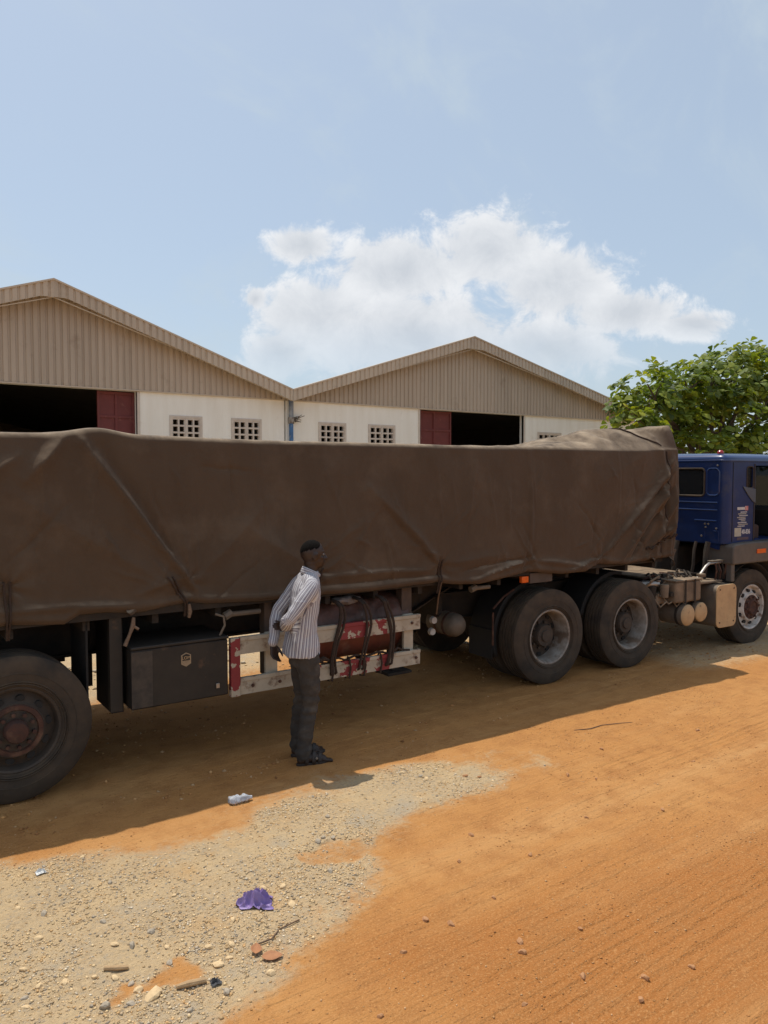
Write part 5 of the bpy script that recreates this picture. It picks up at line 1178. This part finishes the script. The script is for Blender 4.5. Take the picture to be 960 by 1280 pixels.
def clear_plastic():
    m = bpy.data.materials.new('clear_plastic_film'); m.use_nodes = True; bs = m.node_tree.nodes['Principled BSDF']; bs.inputs['Base Color'].default_value = (.80, .82, .86, 1); bs.inputs['Roughness'].default_value = .35; bs.inputs['Transmission Weight'].default_value = .6; bs.inputs['IOR'].default_value = 1.25; return m
def bottle():
    U, V = np.meshgrid(np.linspace(0, 2 * math.pi, 25), np.linspace(0, 1, 30), indexing='xy')
    r = .032 * np.interp(V, [0, .04, .75, .88, .93, 1], [.6, 1, 1, .45, .36, .36]) * (1 + .5 * fbm(U * 1.4, V * 7, 3, 120)) 
    mb = MB(); mb.grid(-.085 + V * .17, r * np.cos(U), .026 + .8 * r * np.sin(U)); o = mb.build('plastic_bottle', clear_plastic(), None, angle=60); s = o.modifiers.new('thickness', 'SOLIDIFY'); s.thickness = .001
    o.location = (2.30, 4.955, gz(2.30, 4.955)); o.rotation_euler = (0, 0, R(-10)); tag(o, 'crushed clear plastic bottle lying at the edge of the truck shadow', 'bottle')
bottle()
def twig(label, pts, r, m, cat='stick'):
    c = pts[0]; mb = MB(); mb.tube([(p[0], p[1], gz(p[0], p[1]) + p[2]) for p in pts], r, 8); o = mb.build('stick', m, None, (c[0], c[1], gz(c[0], c[1]))); o.location = (c[0], c[1], gz(c[0], c[1])); tag(o, label, cat)
M_stick = mat('weathered_stick', (.52, .35, .19), (.36, .23, .12), .9, 18, bump=.002, stretch=(1, 6, 6))
M_twig = mat('dry_dark_twig', (.20, .12, .07), (.12, .075, .05), .9, 20)
twig('short thick brown stick lying at the gravel edge beside a dark lump', [(1.20, 3.28, .012), (1.25, 3.27, .018), (1.33, 3.25, .014)], [.009, .015, .012], M_stick)
twig('short tan stick half sunk in the grey gravel', [(.97, 3.60, .012), (1.02, 3.57, .014), (1.07, 3.555, .011)], [.010, .011, .009], M_stick)
twig('long thin twig lying in the shadow of the trailer on orange dirt', [(5.40, 4.56, .003), (5.55, 4.50, .008), (5.72, 4.51, .006), (5.85, 4.43, .010), (6.0, 4.38, .003)], [.003, .005, .004, .004, .002], M_twig)
twig('thin bent twig beside the dry leaves on gravel', [(1.62, 3.38, .006), (1.72, 3.36, .012), (1.80, 3.42, .006), (1.92, 3.43, .008)], .004, M_twig)
def leaf(label, x, y, L_, rz, m, curl=.3):
    U, V = np.meshgrid(np.linspace(0, 1, 14), np.linspace(-1, 1, 9), indexing='ij'); w = .32 * np.sin(np.pi * U ** .85) ** .8
    mb = MB(); mb.grid((U - .5) * L_, V * w * L_, .012 + L_ * (.25 * curl * V ** 2 * w * 3 + curl * .35 * (U - .5) ** 2 * 2)); o = mb.build('dry_leaf', m, None, angle=60); s = o.modifiers.new('thickness', 'SOLIDIFY'); s.thickness = .0012
    o.location = (x, y, gz(x, y) + .003); o.rotation_euler = (R(6), 0, rz); tag(o, label, 'leaf')
M_leafd = mat('dry_brown_leaf', (.44, .20, .09), (.30, .13, .06), .8, 16)
leaf('upright curled dry brown leaf beside the thin bent twig', 1.62, 3.33, .085, R(60), M_leafd, .5)
leaf('flat broad dry brown leaf at the gravel edge', 1.66, 3.235, .10, R(-25), M_leafd, .25)
crumple('plastic_scrap', 'tiny white plastic scrap on the gravel near the shadow', 'scrap', (.92, 4.69), .026, .03, mat('white_plastic', (.7, .7, .68), None, .4, 10), 21, 20)
crumple('burnt_lump', 'small charred dark lump beside the thick stick', 'debris', (1.36, 3.21), .022, .025, mat('charred_plastic', (.03, .032, .036), (.07, .07, .075), .7, 20), 33, 22)

def rock_mesh(seed, sub=2, flat=.5):
    import bmesh
    bm = bmesh.new(); bmesh.ops.create_icosphere(bm, subdivisions=sub, radius=1); rg = random.Random(seed); ofs = Vector((rg.random() * 50, rg.random() * 50, 0))
    cuts = [(Vector((rg.gauss(0, 1), rg.gauss(0, 1), rg.gauss(0, .7))).normalized(), rg.uniform(.55, .85)) for _ in range(7)]
    for v in bm.verts:
        p = v.co * (1 + .35 * mnoise.noise(v.co * 1.3 + ofs))
        for n, d in cuts:
            e = p.dot(n) - d
            if e > 0: p = p - n * e
        v.co = Vector((p.x, p.y * .8, p.z * flat))
    me = bpy.data.meshes.new('stone'); bm.to_mesh(me); bm.free(); return me
def stones():
    pale = mat('pale_tan_stone', (.72, .53, .30), (.58, .41, .23), .95, 3); grey = mat('grey_stone', (.46, .38, .28), (.34, .285, .22), .95, 3); red = mat('red_brown_stone', (.50, .26, .12), (.38, .185, .085), .95, 3)
    sets = {}
    for nm, m in (('pale', pale), ('grey', grey), ('red', red)):
        sets[nm] = []
        for k in range(5): me = rock_mesh(hash(nm) % 1000 * 0 + k * 7 + len(nm) * 31, 2, .42 if nm == 'pale' else .62); me.materials.append(m); sets[nm].append(me)
    lab = {'pale': ('pale tan flat stone lying on the gravel patch', 'pale stones on the gravel patch'), 'grey': ('grey stone lying on the gravel patch', 'grey stones on the gravel patch'), 'red': ('small red brown stone on the open orange dirt', 'stones on the orange dirt')}
    def put(kind, x, y, s, rg):
        o = bpy.data.objects.new('stone', rg.choice(sets[kind])); COL.objects.link(o); k = s / 2
        o.scale = (k, k * rg.uniform(.7, 1.0), k * rg.uniform(.75, 1.2)); o.rotation_euler = (rg.uniform(-.2, .2), rg.uniform(-.2, .2), rg.uniform(0, 6.28)); o.location = (x, y, gz(x, y) + k * .14); tag(o, lab[kind][0], 'stone', lab[kind][1])
    rg = random.Random(5)
    # stones placed where the photograph shows clear ones
    for (x, y, s) in ((1.63, 3.62, .055), (1.45, 3.50, .06), (1.55, 3.46, .05), (1.43, 3.35, .085), (1.50, 3.37, .05), (1.60, 3.13, .055), (1.28, 3.62, .045), (1.10, 3.30, .11), (1.06, 3.38, .06), (.80, 3.62, .055), (.66, 3.82, .05), (.70, 3.66, .045), (.92, 3.58, .04), (1.36, 3.23, .05), (1.0, 3.52, .05), (2.0, 3.75, .07), (1.9, 3.8, .06), (.62, 3.55, .05)):
        put('pale', x, y, s, rg)
    n = 0
    while n < 44:
        x, y = rg.uniform(.1, 4.2), rg.uniform(2.8, 4.8)
        if float(gravel_mask(np.array([x]), np.array([y]))[0]) > .6: put('pale' if rg.random() < .55 else 'grey', x, y, rg.uniform(.028, .06), rg); n += 1
    for (x, y) in ((2.42, 4.08), (2.47, 4.10), (2.52, 4.06), (1.0, 3.3), (.9, 3.34), (1.05, 3.45), (1.25, 3.5)): put('grey', x, y, rg.uniform(.04, .07), rg)
    for (x, y, s) in ((2.66, 2.55, .045), (2.42, 2.30, .04), (2.78, 2.28, .045), (2.72, 2.62, .05), (3.0, 2.1, .05), (2.86, 2.02, .045), (2.35, 2.05, .04), (2.55, 2.95, .05), (2.46, 3.05, .055), (2.9, 3.0, .035), (3.4, 3.2, .04), (3.3, 3.62, .045), (4.1, 3.35, .04), (3.05, 2.52, .035), (3.25, 2.02, .04), (4.55, 3.9, .05), (4.7, 3.75, .04), (3.9, 4.35, .05), (3.98, 4.28, .04), (4.6, 3.1, .04), (2.05, 2.35, .035), (1.85, 2.6, .035), (3.0, 3.4, .04), (2.2, 2.9, .04), (5.2, 4.1, .05), (6.3, 3.9, .05), (5.6, 3.5, .04), (1.9, 2.3, .03)):
        put('red', x, y, s, rg)
stones()
def pebbles(name, label, cat, n, xr, yr, size, accept, palette, seed, flat=.6):
    rg = np.random.default_rng(seed); base = np.array([(1, 0, 0), (-1, 0, 0), (0, 1, 0), (0, -1, 0), (0, 0, 1), (0, 0, -1)], float); fc = np.array([(0, 2, 4), (2, 1, 4), (1, 3, 4), (3, 0, 4), (2, 0, 5), (1, 2, 5), (3, 1, 5), (0, 3, 5)])
    x = rg.uniform(*xr, n); y = rg.uniform(*yr, n); keep = rg.random(n) < accept(x, y); x, y = x[keep], y[keep]; n = len(x)
    s = size[0] + (size[1] - size[0]) * rg.random(n) ** 3.5
    V = base[None] * (1 + rg.uniform(-.35, .35, (n, 6, 3))) + rg.uniform(-.25, .25, (n, 6, 3)); a = rg.uniform(0, 6.28, n); c, sn = np.cos(a)[:, None], np.sin(a)[:, None]
    V *= s[:, None, None]; V[:, :, 1] *= rg.uniform(.6, 1, (n, 1)); V[:, :, 2] *= flat
    X = V[:, :, 0] * c - V[:, :, 1] * sn + x[:, None]; Y = V[:, :, 0] * sn + V[:, :, 1] * c + y[:, None]; Z = V[:, :, 2] + (gh(x, y) + s * .15)[:, None]
    vs = np.stack([X, Y, Z], -1).reshape(-1, 3); F = (fc[None] + (np.arange(n) * 6)[:, None, None]).reshape(-1, 3)
    me = bpy.data.meshes.new(name); me.vertices.add(len(vs)); me.vertices.foreach_set('co', vs.ravel().astype(np.float32)); me.loops.add(F.size); me.loops.foreach_set('vertex_index', F.ravel().astype(np.int32)); me.polygons.add(len(F)); me.polygons.foreach_set('loop_start', np.arange(0, F.size, 3, dtype=np.int32)); me.polygons.foreach_set('loop_total', np.full(len(F), 3, np.int32)); me.update()
    pal = np.array(palette); col = pal[rg.integers(0, len(pal), n)] * rg.uniform(.75, 1.2, (n, 1)); col = np.repeat(np.concatenate([col, np.ones((n, 1))], 1), 6, 0)
    at = me.attributes.new('tint', 'FLOAT_COLOR', 'POINT'); at.data.foreach_set('color', col.ravel().astype(np.float32))
    m = bpy.data.materials.new(name + '_stone'); m.use_nodes = True; bs = m.node_tree.nodes['Principled BSDF']; bs.inputs['Roughness'].default_value = .95; bs.inputs['Specular IOR Level'].default_value = .2; an = m.node_tree.nodes.new('ShaderNodeAttribute'); an.attribute_name = 'tint'; m.node_tree.links.new(an.outputs['Color'], bs.inputs['Base Color'])
    me.materials.append(m); o = bpy.data.objects.new(name, me); COL.objects.link(o); tag(o, label, cat, kind='stuff')
GRAV = [(.66, .47, .26), (.56, .39, .21), (.70, .51, .28), (.50, .37, .23), (.38, .31, .23), (.68, .57, .42), (.60, .38, .18), (.70, .52, .30)]
DIRT = [(.50, .25, .09), (.42, .195, .07), (.55, .30, .125), (.33, .15, .058), (.58, .36, .185)]
pebbles('gravel', 'fine tan and grey gravel spread over the orange dirt', 'gravel', 130000, (-.3, 4.6), (2.4, 5.2), (.0025, .0115), lambda x, y: sstep(.3, .75, gravel_mask(x, y)) * np.clip(.5 + 1.3 * fbm(x * 3, y * 3, 3, 77), .12, 1), GRAV, 1)
pebbles('dirt_crumbs', 'small crumbs and pebbles scattered over the orange dirt', 'pebbles', 60000, (.8, 9), (1.5, 5.6), (.0015, .008), lambda x, y: (1 - gravel_mask(x, y)) * np.clip(.35 + 1.6 * fbm(x * 1.5, y * 1.5, 3, 78), .05, 1), DIRT, 2)
pebbles('shade_rubble', 'dark crumbled soil and grit on the ground beneath the trailer', 'rubble', 6000, (.6, 10.5), (5.2, 7.8), (.004, .022), lambda x, y: np.clip(.3 + 2.2 * fbm(x * 1.6, y * 1.6, 3, 79), 0, 1), DIRT, 3)
pebbles('yard_rubble', 'pale loose rubble over the sunlit yard behind the trailer', 'rubble', 16000, (1.0, 13), (7.6, 15), (.012, .07), lambda x, y: np.clip(.4 + 1.5 * fbm(x * 1.2, y * 1.2, 3, 80), .05, 1), GRAV, 4, .4)
